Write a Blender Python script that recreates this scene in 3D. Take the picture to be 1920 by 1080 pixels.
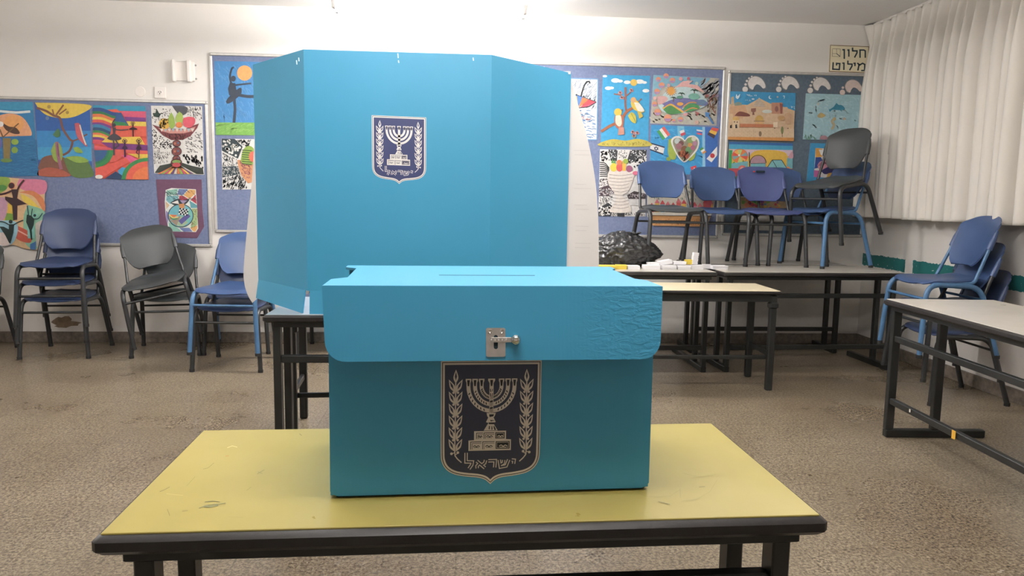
import bpy, math, random
from mathutils import Vector, Matrix, noise
for o in list(bpy.data.objects): bpy.data.objects.remove(o)
random.seed(7)
SC = bpy.context.scene; COL = SC.collection
PI = math.pi; rad = math.radians

# ------------------------------------------------------------------ camera
CAM_H = 1.25; YAW, PITCH, ROLL, FPX = .07255, .12151, .01561, 1414.0
_r = Vector((math.cos(YAW), -math.sin(YAW), 0)); _f0 = Vector((math.sin(YAW), math.cos(YAW), 0)); _u0 = Vector((0, 0, 1))
CF = _f0*math.cos(PITCH) - _u0*math.sin(PITCH); _u = _u0*math.cos(PITCH) + _f0*math.sin(PITCH)
CR = _r*math.cos(ROLL) + _u*math.sin(ROLL); CU = _u*math.cos(ROLL) - _r*math.sin(ROLL)
cam = bpy.data.objects.new('camera', bpy.data.cameras.new('camera')); COL.objects.link(cam)
M = Matrix((CR, CU, -CF)).transposed().to_4x4(); M.translation = (0, 0, CAM_H); cam.matrix_world = M
cam.data.sensor_width = 36; cam.data.lens = FPX/1920*36; cam.data.clip_start = .02
SC.camera = cam

# ------------------------------------------------------------------ world, exposure, lamp positions
w = bpy.data.worlds.new('world'); SC.world = w; w.use_nodes = True
w.node_tree.nodes['Background'].inputs[0].default_value = (.8, .85, 1, 1)
w.node_tree.nodes['Background'].inputs[1].default_value = .3
SC.view_settings.view_transform = 'Standard'; SC.view_settings.look = 'None'
SC.view_settings.exposure = 0.0; SC.view_settings.gamma = 1; SC.view_settings.use_curve_mapping = False
LAMPS = [(-.19, 5.17, 1.95), (-.3, 2.1, .41), (1.45, 3.3, .62), (-2.7, 3.4, .78), (.1, 1.03, .56)]
LAMP_Z = 2.535
TUBE_GLOW = 170.0

def bp(x, y):
    return CF*FPX + CR*(x-960) - CU*(y-540)
def at_y(x, y, Y):
    d = bp(x, y); t = Y/d.y; return Vector((d.x*t, Y, d.z*t + CAM_H))
def at_z(x, y, z):
    d = bp(x, y); t = (z-CAM_H)/d.z; return Vector((d.x*t, d.y*t, z))

# ------------------------------------------------------------------ materials
def lin(c): return c/12.92 if c <= .04045 else ((c+.055)/1.055)**2.4
def rgb(h):
    if isinstance(h, str):
        h = h.lstrip('#'); h = h if len(h) == 6 else ''.join(k*2 for k in h); h = tuple(int(h[i:i+2], 16) for i in (0, 2, 4))
    return tuple(lin(v/255) for v in h[:3]) + (1,)
def nd(t, kind, **kw):
    n = t.nodes.new(kind)
    for k, v in kw.items():
        if hasattr(n, k): setattr(n, k, v)
    return n
def mat(name, col, rough=.5, metal=0, var=0, vscale=6, bump=0, bscale=60, spec=.5, stretch=None, coat=0, col2=None):
    m = bpy.data.materials.new(name); m.use_nodes = True; t = m.node_tree; b = t.nodes['Principled BSDF']
    b.inputs['Roughness'].default_value = rough; b.inputs['Metallic'].default_value = metal
    b.inputs['Specular IOR Level'].default_value = spec; b.inputs['Coat Weight'].default_value = coat
    c = rgb(col); tc = nd(t, 'ShaderNodeTexCoord')
    if var or bump or col2:
        mp = nd(t, 'ShaderNodeMapping'); t.links.new(tc.outputs['Object'], mp.inputs[0])
        if stretch: mp.inputs['Scale'].default_value = stretch
    n1 = nd(t, 'ShaderNodeTexNoise'); n1.inputs['Scale'].default_value = vscale; n1.inputs['Detail'].default_value = 6
    if var or col2:
        t.links.new(mp.outputs[0], n1.inputs[0])
        rp = nd(t, 'ShaderNodeValToRGB'); t.links.new(n1.outputs[0], rp.inputs[0])
        lo = tuple(max(0, v*(1-var)) for v in c[:3]) + (1,); hi = tuple(min(1, v*(1+var)) for v in c[:3]) + (1,)
        if col2: lo = rgb(col2); hi = c
        rp.color_ramp.elements[0].position = .3; rp.color_ramp.elements[1].position = .7
        rp.color_ramp.elements[0].color = lo; rp.color_ramp.elements[1].color = hi
        t.links.new(rp.outputs[0], b.inputs['Base Color'])
    else: b.inputs['Base Color'].default_value = c
    if bump:
        n2 = nd(t, 'ShaderNodeTexNoise'); n2.inputs['Scale'].default_value = bscale; n2.inputs['Detail'].default_value = 4
        t.links.new(mp.outputs[0], n2.inputs[0])
        bn = nd(t, 'ShaderNodeBump'); bn.inputs['Strength'].default_value = bump; bn.inputs['Distance'].default_value = .01
        t.links.new(n2.outputs[0], bn.inputs['Height']); t.links.new(bn.outputs[0], b.inputs['Normal'])
    return m
def math_node(t, op, a, b=None, clamp=False):
    n = nd(t, 'ShaderNodeMath', operation=op); n.use_clamp = clamp
    for i, v in enumerate((a, b)):
        if v is None: continue
        if isinstance(v, (int, float)): n.inputs[i].default_value = v
        else: t.links.new(v, n.inputs[i])
    return n.outputs[0]
def mixc(t, fac, a, b, mode='MIX'):
    n = nd(t, 'ShaderNodeMix', data_type='RGBA', blend_type=mode)
    if isinstance(fac, (int, float)): n.inputs[0].default_value = fac
    else: t.links.new(fac, n.inputs[0])
    for k, v in ((6, a), (7, b)):
        if isinstance(v, tuple): n.inputs[k].default_value = v
        else: t.links.new(v, n.inputs[k])
    return n.outputs[2]
def ramp(t, src, stops):
    r = nd(t, 'ShaderNodeValToRGB'); t.links.new(src, r.inputs[0]); e = r.color_ramp.elements
    while len(e) < len(stops): e.new(.5)
    for i, (p, c) in enumerate(stops):
        e[i].position = p; e[i].color = c if isinstance(c, tuple) else (c, c, c, 1)
    return r.outputs[0]

MT = {}
MT['metal_dark'] = mat('dark_enamel_steel', '#2a2b2c', .38, .0, var=.15, vscale=20)
MT['metal_lightblue'] = mat('light_blue_enamel_steel', '#486d92', .38, var=.12, vscale=20)
MT['plastic_blue'] = mat('blue_plastic', '#394e75', .38, var=.1, vscale=5, bump=.03, bscale=300)
MT['plastic_navy'] = mat('dark_blue_plastic', '#323f5e', .42, var=.1, vscale=5, bump=.03, bscale=300)
MT['plastic_violet'] = mat('violet_blue_plastic', '#464f7b', .38, var=.1, vscale=5)
MT['plastic_grey'] = mat('charcoal_plastic', '#393c3d', .42, var=.1, vscale=5, bump=.03, bscale=300)
MT['rubber'] = mat('black_rubber', '#222222', .7)
MT['red_dot'] = mat('red_rivet_plastic', '#c03020', .5)
MT['edge'] = mat('dark_brown_table_edging', '#211e1d', .45, var=.25, vscale=30, bump=.05, bscale=80)
MT['desk_metal'] = mat('black_desk_steel', '#1f201f', .42, var=.2, vscale=14)
MT['alu'] = mat('brushed_aluminium_trim', '#c4c1bc', .42, .35, var=.08, vscale=30)
MT['white_plastic'] = mat('white_wall_plastic', '#e6dfd8', .5)
MT['screw'] = mat('dull_screw_metal', '#8a8680', .4, .8)
MT['steel'] = mat('stainless_steel', '#b9b3ae', .33, .9, var=.08, vscale=60, stretch=(1, 30, 1))
MT['chrome'] = mat('polished_steel', '#dcd9d5', .16, 1)
MT['slot_dark'] = mat('dark_gap', '#152830', .9)
MT['brown_board'] = mat('brown_corrugated_board', '#8d7461', .8, var=.2, vscale=60)
MT['black_bag'] = mat('black_polythene', '#2a2a2b', .28, bump=.55, bscale=22, spec=.6)
MT['curtain'] = mat('cream_curtain_fabric', '#dad4cb', .85, var=.03, vscale=3, bump=.04, bscale=200)
MT['sill'] = mat('pale_sill_stone', '#cfc8be', .6, var=.08, vscale=12)

def laminate(name, base, scratch, tint):
    m = bpy.data.materials.new(name); m.use_nodes = True; t = m.node_tree; b = t.nodes['Principled BSDF']
    tc = nd(t, 'ShaderNodeTexCoord')
    n = nd(t, 'ShaderNodeTexNoise'); n.inputs['Scale'].default_value = 5; n.inputs['Detail'].default_value = 8; t.links.new(tc.outputs['Object'], n.inputs[0])
    c = ramp(t, n.outputs[0], [(.3, rgb(tint)), (.65, rgb(base))])
    mp = nd(t, 'ShaderNodeMapping'); mp.inputs['Rotation'].default_value = (0, 0, .5); mp.inputs['Scale'].default_value = (3, 26, 1)
    t.links.new(tc.outputs['Object'], mp.inputs[0])
    v = nd(t, 'ShaderNodeTexNoise'); v.inputs['Scale'].default_value = 6; v.inputs['Detail'].default_value = 10; v.inputs['Roughness'].default_value = .7; t.links.new(mp.outputs[0], v.inputs[0])
    f = ramp(t, v.outputs[0], [(.66, 0.0), (.74, 1.0)])
    b3 = nd(t, 'ShaderNodeTexNoise'); b3.inputs['Scale'].default_value = 2.3; t.links.new(tc.outputs['Object'], b3.inputs[0])
    f2 = ramp(t, b3.outputs[0], [(.5, 0.0), (.62, 1.0)])
    f = math_node(t, 'MULTIPLY', f, f2); f = math_node(t, 'MULTIPLY', f, .35)
    t.links.new(mixc(t, f, c, rgb(scratch)), b.inputs['Base Color'])
    rr = nd(t, 'ShaderNodeTexNoise'); rr.inputs['Scale'].default_value = 12; rr.inputs['Detail'].default_value = 5; t.links.new(tc.outputs['Object'], rr.inputs[0])
    t.links.new(math_node(t, 'MULTIPLY_ADD', rr.outputs[0], .12), b.inputs['Roughness'])
    b.inputs['Roughness'].links[0].from_node.inputs[2].default_value = .24
    return m
MT['yellow_top'] = laminate('yellow_laminate', '#ae9f5a', '#686036', '#a79852')
MT['cream_top'] = laminate('cream_laminate', '#f0e2c0', '#8a7a60', '#e6d7b4')
MT['white_top'] = laminate('pale_grey_laminate', '#c3bdb2', '#80786c', '#b8b2a8')
MT['grey_top'] = laminate('grey_laminate', '#a9b1b6', '#70787c', '#9fa8ae')

def cardboard(name, base, crumple=False):
    m = bpy.data.materials.new(name); m.use_nodes = True; t = m.node_tree; b = t.nodes['Principled BSDF']
    tc = nd(t, 'ShaderNodeTexCoord'); b.inputs['Roughness'].default_value = .48
    n = nd(t, 'ShaderNodeTexNoise'); n.inputs['Scale'].default_value = 2; n.inputs['Detail'].default_value = 5; t.links.new(tc.outputs['Object'], n.inputs[0])
    c = rgb(base); t.links.new(ramp(t, n.outputs[0], [(.3, tuple(v*.95 for v in c[:3])+(1,)), (.7, c)]), b.inputs['Base Color'])
    wv = nd(t, 'ShaderNodeTexWave'); wv.inputs['Scale'].default_value = 45; wv.bands_direction = 'X'; t.links.new(tc.outputs['Object'], wv.inputs[0])
    h = math_node(t, 'MULTIPLY', wv.outputs[1], .04)
    if crumple:
        mp = nd(t, 'ShaderNodeMapping'); mp.inputs['Scale'].default_value = (28, 28, 62); t.links.new(tc.outputs['Object'], mp.inputs[0])
        cr = nd(t, 'ShaderNodeTexNoise'); cr.inputs['Scale'].default_value = 1.6; cr.inputs['Detail'].default_value = 5; cr.inputs['Distortion'].default_value = 1.2; t.links.new(mp.outputs[0], cr.inputs[0])
        s = nd(t, 'ShaderNodeSeparateXYZ'); t.links.new(tc.outputs['Object'], s.inputs[0])
        msk = ramp(t, s.outputs[0], [(.12, 0.0), (.24, 1.0)])
        k = math_node(t, 'MULTIPLY', ramp(t, cr.outputs[0], [(.42, 0.0), (.6, 1.0)]), msk)
        h = math_node(t, 'ADD', h, math_node(t, 'MULTIPLY', k, .8))
    bn = nd(t, 'ShaderNodeBump'); bn.inputs['Strength'].default_value = .35; bn.inputs['Distance'].default_value = .0022
    t.links.new(h, bn.inputs['Height']); t.links.new(bn.outputs[0], b.inputs['Normal'])
    return m
MT['box_blue'] = cardboard('turquoise_blue_card', '#3a93b8')
MT['box_blue_worn'] = cardboard('turquoise_blue_card_creased', '#3a93b8', True)
MT['booth_blue'] = cardboard('sky_blue_card', '#3d97bd')
MT['white_card'] = mat('white_card', '#e4ddd7', .7, var=.03, vscale=4)

def felt(name, col, col2):
    return mat(name, col, .9, col2=col2, vscale=55, bump=.15, bscale=260)
MT['felt_blue'] = felt('blue_felt', '#747e9a', '#646f8e')
MT['felt_slate'] = felt('slate_felt', '#5d6b78', '#505e69')

def wall_material(name='cream_wall_paint', teal=False):
    m = bpy.data.materials.new(name); m.use_nodes = True; t = m.node_tree; b = t.nodes['Principled BSDF']
    b.inputs['Roughness'].default_value = .6
    tc = nd(t, 'ShaderNodeTexCoord'); s = nd(t, 'ShaderNodeSeparateXYZ'); t.links.new(tc.outputs['Object'], s.inputs[0])
    n = nd(t, 'ShaderNodeTexNoise'); n.inputs['Scale'].default_value = 1.6; n.inputs['Detail'].default_value = 8; n.inputs['Roughness'].default_value = .6; t.links.new(tc.outputs['Object'], n.inputs[0])
    c = ramp(t, n.outputs[0], [(.3, rgb('#dcd7d0')), (.7, rgb('#e4dfd9'))])
    # scuffs and dirt on the lower metre, patchy
    g = nd(t, 'ShaderNodeTexNoise'); g.inputs['Scale'].default_value = 5; g.inputs['Detail'].default_value = 9; g.inputs['Roughness'].default_value = .7; t.links.new(tc.outputs['Object'], g.inputs[0])
    low = nd(t, 'ShaderNodeMapRange'); t.links.new(s.outputs[2], low.inputs[0]); low.inputs[1].default_value = 1.0; low.inputs[2].default_value = .1; low.inputs[3].default_value = 0; low.inputs[4].default_value = 1
    d = math_node(t, 'MULTIPLY', ramp(t, g.outputs[0], [(.46, 0.0), (.72, 1.0)]), low.outputs[0])
    d = math_node(t, 'MULTIPLY', d, .22)
    c = mixc(t, d, c, rgb('#8d8276'))
    if teal:
        e = nd(t, 'ShaderNodeTexNoise'); e.inputs['Scale'].default_value = 38; e.inputs['Detail'].default_value = 4; t.links.new(tc.outputs['Object'], e.inputs[0])
        jig = math_node(t, 'MULTIPLY_ADD', e.outputs[0], .03); jig.node.inputs[2].default_value = -.015
        z = math_node(t, 'ADD', s.outputs[2], jig)
        a = math_node(t, 'GREATER_THAN', z, .70); bb = math_node(t, 'LESS_THAN', z, .80)
        k = math_node(t, 'MULTIPLY', a, bb)
        # a chipped gap in the stripe
        yj = math_node(t, 'ADD', s.outputs[1], jig)
        gap = math_node(t, 'ABSOLUTE', math_node(t, 'SUBTRACT', yj, 5.66)); gap = math_node(t, 'GREATER_THAN', gap, .05)
        k = math_node(t, 'MULTIPLY', k, gap)
        chips = math_node(t, 'LESS_THAN', e.outputs[0], .70); k = math_node(t, 'MULTIPLY', k, chips)
        c = mixc(t, k, c, rgb('#1f6a68'))
    t.links.new(c, b.inputs['Base Color'])
    bn = nd(t, 'ShaderNodeBump'); bn.inputs['Strength'].default_value = .12; bn.inputs['Distance'].default_value = .01
    t.links.new(g.outputs[0], bn.inputs['Height']); t.links.new(bn.outputs[0], b.inputs['Normal'])
    return m
MT['wall'] = wall_material(); MT['wall_teal'] = wall_material('cream_wall_paint_teal_stripe', True)
MT['ceiling'] = mat('ceiling_paint', '#efedea', .8, var=.03, vscale=1.2)
MT['stain'] = mat('bare_plaster_patch', '#8b7662', .9, var=.25, vscale=25)

def floor_material():
    m = bpy.data.materials.new('terrazzo_tiles'); m.use_nodes = True; t = m.node_tree; b = t.nodes['Principled BSDF']
    tc = nd(t, 'ShaderNodeTexCoord')
    n = nd(t, 'ShaderNodeTexNoise'); n.inputs['Scale'].default_value = 90; n.inputs['Detail'].default_value = 3; n.inputs['Roughness'].default_value = .7; n.inputs['Distortion'].default_value = .6; t.links.new(tc.outputs['Object'], n.inputs[0])
    c = ramp(t, n.outputs[0], [(.36, rgb('#584d3f')), (.47, rgb('#7f7362')), (.62, rgb('#ab9d85'))])
    v = nd(t, 'ShaderNodeTexVoronoi'); v.inputs['Scale'].default_value = 26; t.links.new(tc.outputs['Object'], v.inputs[0])
    chip = ramp(t, v.outputs['Distance'], [(.07, 1.0), (.11, 0.0)])
    c = mixc(t, math_node(t, 'MULTIPLY', chip, .5), c, rgb('#cfc4b0'))
    w = nd(t, 'ShaderNodeTexNoise'); w.inputs['Scale'].default_value = 1.3; w.inputs['Detail'].default_value = 6; t.links.new(tc.outputs['Object'], w.inputs[0])
    c = mixc(t, .6, c, ramp(t, w.outputs[0], [(.32, rgb('#b8ada0')), (.68, (1, 1, 1, 1))]), 'MULTIPLY')
    br = nd(t, 'ShaderNodeTexBrick'); br.offset = 0; br.inputs['Scale'].default_value = 1; br.inputs['Brick Width'].default_value = .25; br.inputs['Row Height'].default_value = .25
    br.inputs['Mortar Size'].default_value = .003; br.inputs['Mortar Smooth'].default_value = .3; br.inputs['Color1'].default_value = (1, 1, 1, 1); br.inputs['Color2'].default_value = (.84, .83, .82, 1); br.inputs['Mortar'].default_value = (.62, .6, .58, 1)
    t.links.new(tc.outputs['Object'], br.inputs[0])
    c = mixc(t, .8, c, br.outputs[0], 'MULTIPLY')
    t.links.new(c, b.inputs['Base Color'])
    rr = math_node(t, 'MULTIPLY_ADD', w.outputs[0], .25); rr.node.inputs[2].default_value = .17
    t.links.new(rr, b.inputs['Roughness'])
    return m
MT['floor'] = floor_material()
MT['skirting'] = mat('terrazzo_skirting', '#857a6e', .5, col2='#5f564d', vscale=30)

def paint_material(name='crayon_and_paint_on_paper', rough=.75):
    m = bpy.data.materials.new(name); m.use_nodes = True; t = m.node_tree; b = t.nodes['Principled BSDF']
    a = nd(t, 'ShaderNodeAttribute'); a.attribute_name = 'Col'
    tc = nd(t, 'ShaderNodeTexCoord'); n = nd(t, 'ShaderNodeTexNoise'); n.inputs['Scale'].default_value = 40; n.inputs['Detail'].default_value = 5; t.links.new(tc.outputs['Object'], n.inputs[0])
    c = mixc(t, .5, a.outputs[0], ramp(t, n.outputs[0], [(.3, .72), (.65, 1.0)]), 'MULTIPLY')
    hs = nd(t, 'ShaderNodeHueSaturation'); hs.inputs['Saturation'].default_value = .95; hs.inputs['Value'].default_value = .86; t.links.new(c, hs.inputs['Color'])
    t.links.new(hs.outputs[0], b.inputs['Base Color']); b.inputs['Roughness'].default_value = rough
    return m
MT['paint'] = paint_material()
MT['print'] = bpy.data.materials.new('printed_ink'); MT['print'].use_nodes = True
_t = MT['print'].node_tree; _a = nd(_t, 'ShaderNodeAttribute'); _a.attribute_name = 'Col'
_t.links.new(_a.outputs[0], _t.nodes['Principled BSDF'].inputs['Base Color']); _t.nodes['Principled BSDF'].inputs['Roughness'].default_value = .5

# ------------------------------------------------------------------ mesh helpers
class MB:
    def __init__(s): s.v = []; s.f = []; s.m = []; s.c = []
    def add(s, vs, fs, mi=0, col=None):
        k = len(s.v); s.v += [tuple(v) for v in vs]; s.f += [tuple(i+k for i in f) for f in fs]; s.m += [mi]*len(fs); s.c += [col]*len(fs)
        return s
    def box(s, a, b, mi=0, mtx=None, bev=0):
        x0, y0, z0 = a; x1, y1, z1 = b
        if bev:
            e = min(bev, abs(x1-x0)/2.01, abs(y1-y0)/2.01, abs(z1-z0)/2.01); vs = []; 
            for z, i in ((z0, e), (z0+e, 0), (z1-e, 0), (z1, e)):
                X0, X1, Y0, Y1 = x0+i, x1-i, y0+i, y1-i
                vs += [(X0+e, Y0, z), (X1-e, Y0, z), (X1, Y0+e, z), (X1, Y1-e, z), (X1-e, Y1, z), (X0+e, Y1, z), (X0, Y1-e, z), (X0, Y0+e, z)]
            fs = [tuple(range(7, -1, -1)), tuple(range(24, 32))]
            for r in range(3):
                for i in range(8): fs.append((r*8+i, r*8+(i+1) % 8, r*8+8+(i+1) % 8, r*8+8+i))
        else:
            vs = [(x0,y0,z0),(x1,y0,z0),(x1,y1,z0),(x0,y1,z0),(x0,y0,z1),(x1,y0,z1),(x1,y1,z1),(x0,y1,z1)]
            fs = [(3,2,1,0),(4,5,6,7),(0,1,5,4),(1,2,6,5),(2,3,7,6),(3,0,4,7)]
        if mtx: vs = [mtx @ Vector(v) for v in vs]
        return s.add(vs, fs, mi)
    def tube(s, pts, r, n=12, mi=0):
        pts = [Vector(p) for p in pts]; rings = []; up = None
        for i, p in enumerate(pts):
            t = (pts[min(i+1, len(pts)-1)] - pts[max(i-1, 0)]).normalized()
            if up is None: up = t.orthogonal().normalized()
            up = (up - t*up.dot(t)).normalized(); sd = t.cross(up)
            rr = r[i] if isinstance(r, (list, tuple)) else r
            rings.append([p + (up*math.cos(a) + sd*math.sin(a))*rr for a in [2*PI*k/n for k in range(n)]])
        vs = [v for g in rings for v in g]; fs = []
        for i in range(len(rings)-1):
            for k in range(n): fs.append((i*n+k, i*n+(k+1) % n, (i+1)*n+(k+1) % n, (i+1)*n+k))
        fs.append(tuple(range(n-1, -1, -1))); fs.append(tuple((len(rings)-1)*n+k for k in range(n)))
        return s.add(vs, fs, mi)
    def prism(s, poly, d0, d1, ax='y', mi=0):
        f = {'y': lambda p, d: (p[0], d, p[1]), 'z': lambda p, d: (p[0], p[1], d), 'x': lambda p, d: (d, p[0], p[1])}[ax]
        n = len(poly); vs = [f(p, d0) for p in poly] + [f(p, d1) for p in poly]
        fs = [tuple(range(n)), tuple(range(2*n-1, n-1, -1))] + [(i, n+i, n+(i+1) % n, (i+1) % n) for i in range(n)]
        return s.add(vs, fs, mi)
    def lathe(s, prof, n=24, mtx=None, mi=0):
        vs = []; fs = []
        for r, z in prof:
            for k in range(n): a = 2*PI*k/n; vs.append((r*math.cos(a), r*math.sin(a), z))
        for i in range(len(prof)-1):
            for k in range(n): fs.append((i*n+k, i*n+(k+1) % n, (i+1)*n+(k+1) % n, (i+1)*n+k))
        fs.append(tuple(range(n-1, -1, -1))); fs.append(tuple((len(prof)-1)*n+k for k in range(n)))
        if mtx: vs = [mtx @ Vector(v) for v in vs]
        return s.add(vs, fs, mi)
    def mesh(s, name, mats, smooth=False, recalc=True):
        me = bpy.data.meshes.new(name); me.from_pydata(s.v, [], s.f)
        for m in (mats if isinstance(mats, (list, tuple)) else [mats]): me.materials.append(MT[m] if isinstance(m, str) else m)
        me.polygons.foreach_set('material_index', s.m)
        if any(c is not None for c in s.c):
            at = me.color_attributes.new('Col', 'FLOAT_COLOR', 'CORNER')
            for p, c in zip(me.polygons, s.c):
                for li in p.loop_indices: at.data[li].color = c or (1, 1, 1, 1)
        if smooth:
            me.polygons.foreach_set('use_smooth', [True]*len(me.polygons))
            try: me.set_sharp_from_angle(angle=rad(40))
            except Exception: pass
        if recalc:
            import bmesh
            b = bmesh.new(); b.from_mesh(me); bmesh.ops.recalc_face_normals(b, faces=b.faces); b.to_mesh(me); b.free()
        me.update(); return me
    def obj(s, name, mats, parent=None, smooth=False, loc=None, rot=None, recalc=True):
        return link(name, s.mesh(name, mats, smooth, recalc), parent, loc, rot)
def link(name, me, parent=None, loc=None, rot=None):
    o = bpy.data.objects.new(name, me); COL.objects.link(o)
    if parent: o.parent = parent
    if loc is not None: o.location = loc
    if rot is not None: o.rotation_euler = rot
    return o
def tag(o, label, cat, group=None, kind=None):
    o['label'] = label; o['category'] = cat
    if group: o['group'] = group
    if kind: o['kind'] = kind
    return o
def thing(name, label, cat, loc=(0, 0, 0), rot=(0, 0, 0), group=None):
    o = bpy.data.objects.new(name, None); COL.objects.link(o); o.empty_display_size = .1
    o.location = loc; o.rotation_euler = rot; return tag(o, label, cat, group)
def struct(o): o['kind'] = 'structure'; return o
def fillet(pts, r, n=6):
    pts = [Vector(p) for p in pts]; rs = r if isinstance(r, (list, tuple)) else [r]*len(pts); out = [pts[0]]
    for i in range(1, len(pts)-1):
        a, b, c = pts[i-1], pts[i], pts[i+1]; u = (a-b).normalized(); v = (c-b).normalized(); ang = u.angle(v)
        d = min(rs[i]/math.tan(ang/2), (a-b).length*.49, (c-b).length*.49); p, q = b+u*d, b+v*d
        for k in range(n+1):
            t = k/n; out.append(p*(1-t)**2 + b*2*t*(1-t) + q*t*t)
    out.append(pts[-1]); return out
def recenter(o):
    me = o.data; n = len(me.vertices); c = sum((v.co for v in me.vertices), Vector())/n
    me.transform(Matrix.Translation(-c)); o.location = Vector(o.location) + c; return o

# ------------------------------------------------------------------ room
YB = 6.343; XR = 3.53; XL = -4.4; YF = -2.6; ZC = 2.72
def slab(name, a, b, m): return struct(MB().box(a, b).obj(name, m))
slab('floor', (XL-.1, YF-.1, -.1), (XR+.1, YB+.1, 0), 'floor')
slab('ceiling', (XL-.1, YF-.1, ZC), (XR+.1, YB+.1, ZC+.1), 'ceiling')
slab('wall_back', (XL-.1, YB, 0), (XR+.1, YB+.1, ZC), 'wall')
slab('wall_left', (XL-.1, YF, 0), (XL, YB, ZC), 'wall')
slab('wall_front', (XL-.1, YF-.1, 0), (XR+.1, YF, ZC), 'wall')
slab('wall_right', (XR, YF, 0), (XR+.1, YB, ZC), 'wall_teal')
struct(MB().box((XL, YB-.014, 0), (XR, YB, .09), bev=.003).obj('baseboard_back', 'skirting'))
struct(MB().box((XR-.014, YF, 0), (XR, YB-.014, .09), bev=.003).obj('baseboard_right', 'skirting'))
struct(MB().box((XL, YF, 0), (XL+.014, YB-.014, .09), bev=.003).obj('baseboard_left', 'skirting'))
# patches of bare plaster and screw marks on the wall
def blob(cx, cz, rx, rz, n=22, seed=1, rough=.35):
    return [(cx+rx*math.cos(a)*(1+rough*noise.noise(Vector((math.cos(a)*1.5+seed, math.sin(a)*1.5, seed)))),
             cz+rz*math.sin(a)*(1+rough*noise.noise(Vector((math.cos(a)*1.5, math.sin(a)*1.5+seed, 3+seed))))) for a in [2*PI*k/n for k in range(n)]]
p = at_y(119, 605, YB); o = MB().prism(blob(p.x, p.z, .105, .04, seed=2, rough=.9), YB-.0012, YB+.002).obj('plaster_patch', 'stain'); recenter(o)
tag(o, 'brown bare plaster patch low on the back wall behind the stack of three chairs', 'wall stain')

# ------------------------------------------------------------------ ceiling lamps
def emis(name, col, s):
    m = bpy.data.materials.new(name); m.use_nodes = True; b = m.node_tree.nodes['Principled BSDF']
    b.inputs['Emission Color'].default_value = rgb(col); b.inputs['Emission Strength'].default_value = s; b.inputs['Base Color'].default_value = (.8, .8, .8, 1); return m
MT['lamp_body'] = mat('white_lamp_enamel', '#eeeae4', .5)
def ceiling_lamp(x, y, k, label):
    m_tube = emis('lit_fluorescent_tube', '#fffbf8', TUBE_GLOW*k)
    t = thing('ceiling_lamp', label, 'lamp', (x, y, LAMP_Z), group=None)
    for e in (-.45, .45): MB().tube([(e, 0, -.002), (e, 0, ZC-LAMP_Z)], .005, 8).obj('hanger', 'lamp_body', t)
    MB().box((-.64, -.035, -.06), (.64, .035, -.001), bev=.008).obj('housing', 'lamp_body', t)
    for s in (-1, 1):
        MB().tube([(-.6, s*.062, -.085), (.6, s*.062, -.085)], .014, 12).obj('fluorescent_tube', m_tube, t, smooth=True)
        for e in (-1, 1):
            MB().box((e*.615-.012, s*.062-.032, -.105), (e*.615+.012, s*.062+.018, -.045), bev=.004).obj('tube_holder', 'lamp_body', t)
    return t
LL = ['ceiling lamp with two lit tubes nearest the back wall, top centre', 'lit ceiling lamp overhead above the voting screen', 'lit ceiling lamp overhead above the right aisle',
      'lit ceiling lamp overhead at the left of the room', 'lit ceiling lamp out of view just ahead of the ballot box']  # last lamp is unseen, placed so the lid flap shades the box front
for (x, y, k), lb in zip(LAMPS, LL): ceiling_lamp(x, y, k, lb)

# ------------------------------------------------------------------ notice boards
def board(label, x0, x1, z0, z1, feltm):
    t = thing('notice_board', label, 'notice board', ((x0+x1)/2, YB, z0)); W = (x1-x0)/2; H = z1-z0
    MB().box((-W+.01, -.012, .01), (W-.01, -.001, H-.01)).obj('felt_panel', feltm, t)
    f = MB(); e = .024; b = .02
    f.box((-W, -b, 0), (W, 0, e), bev=.005); f.box((-W, -b, H-e), (W, 0, H), bev=.005)
    f.box((-W, -b, e), (-W+e, 0, H-e), bev=.005); f.box((W-e, -b, e), (W, 0, H-e), bev=.005)
    f.obj('frame', 'alu', t, smooth=True)
    for px in (-W+e/2, W-e/2):
        for pz in (e/2, H-e/2):
            MB().lathe([(0.001, 0), (.005, 0), (.004, .002), (.001, .002)], 10, Matrix.Translation((px, -b, pz)) @ Matrix.Rotation(PI/2, 4, 'X')).obj('screw', 'screw', t)
    return t
board('left blue felt notice board in aluminium frame, lowest of the three', XL+.25, -2.006, .796, 1.966, 'felt_blue')
board('long middle blue felt notice board partly behind the voting screen', -1.984, 2.224, .915, 2.345, 'felt_blue')
board('right slate grey notice board with four paper footprints along its top', 2.246, 3.505, .940, 2.322, 'felt_slate')
YS = YB-.0125   # felt surface

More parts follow.
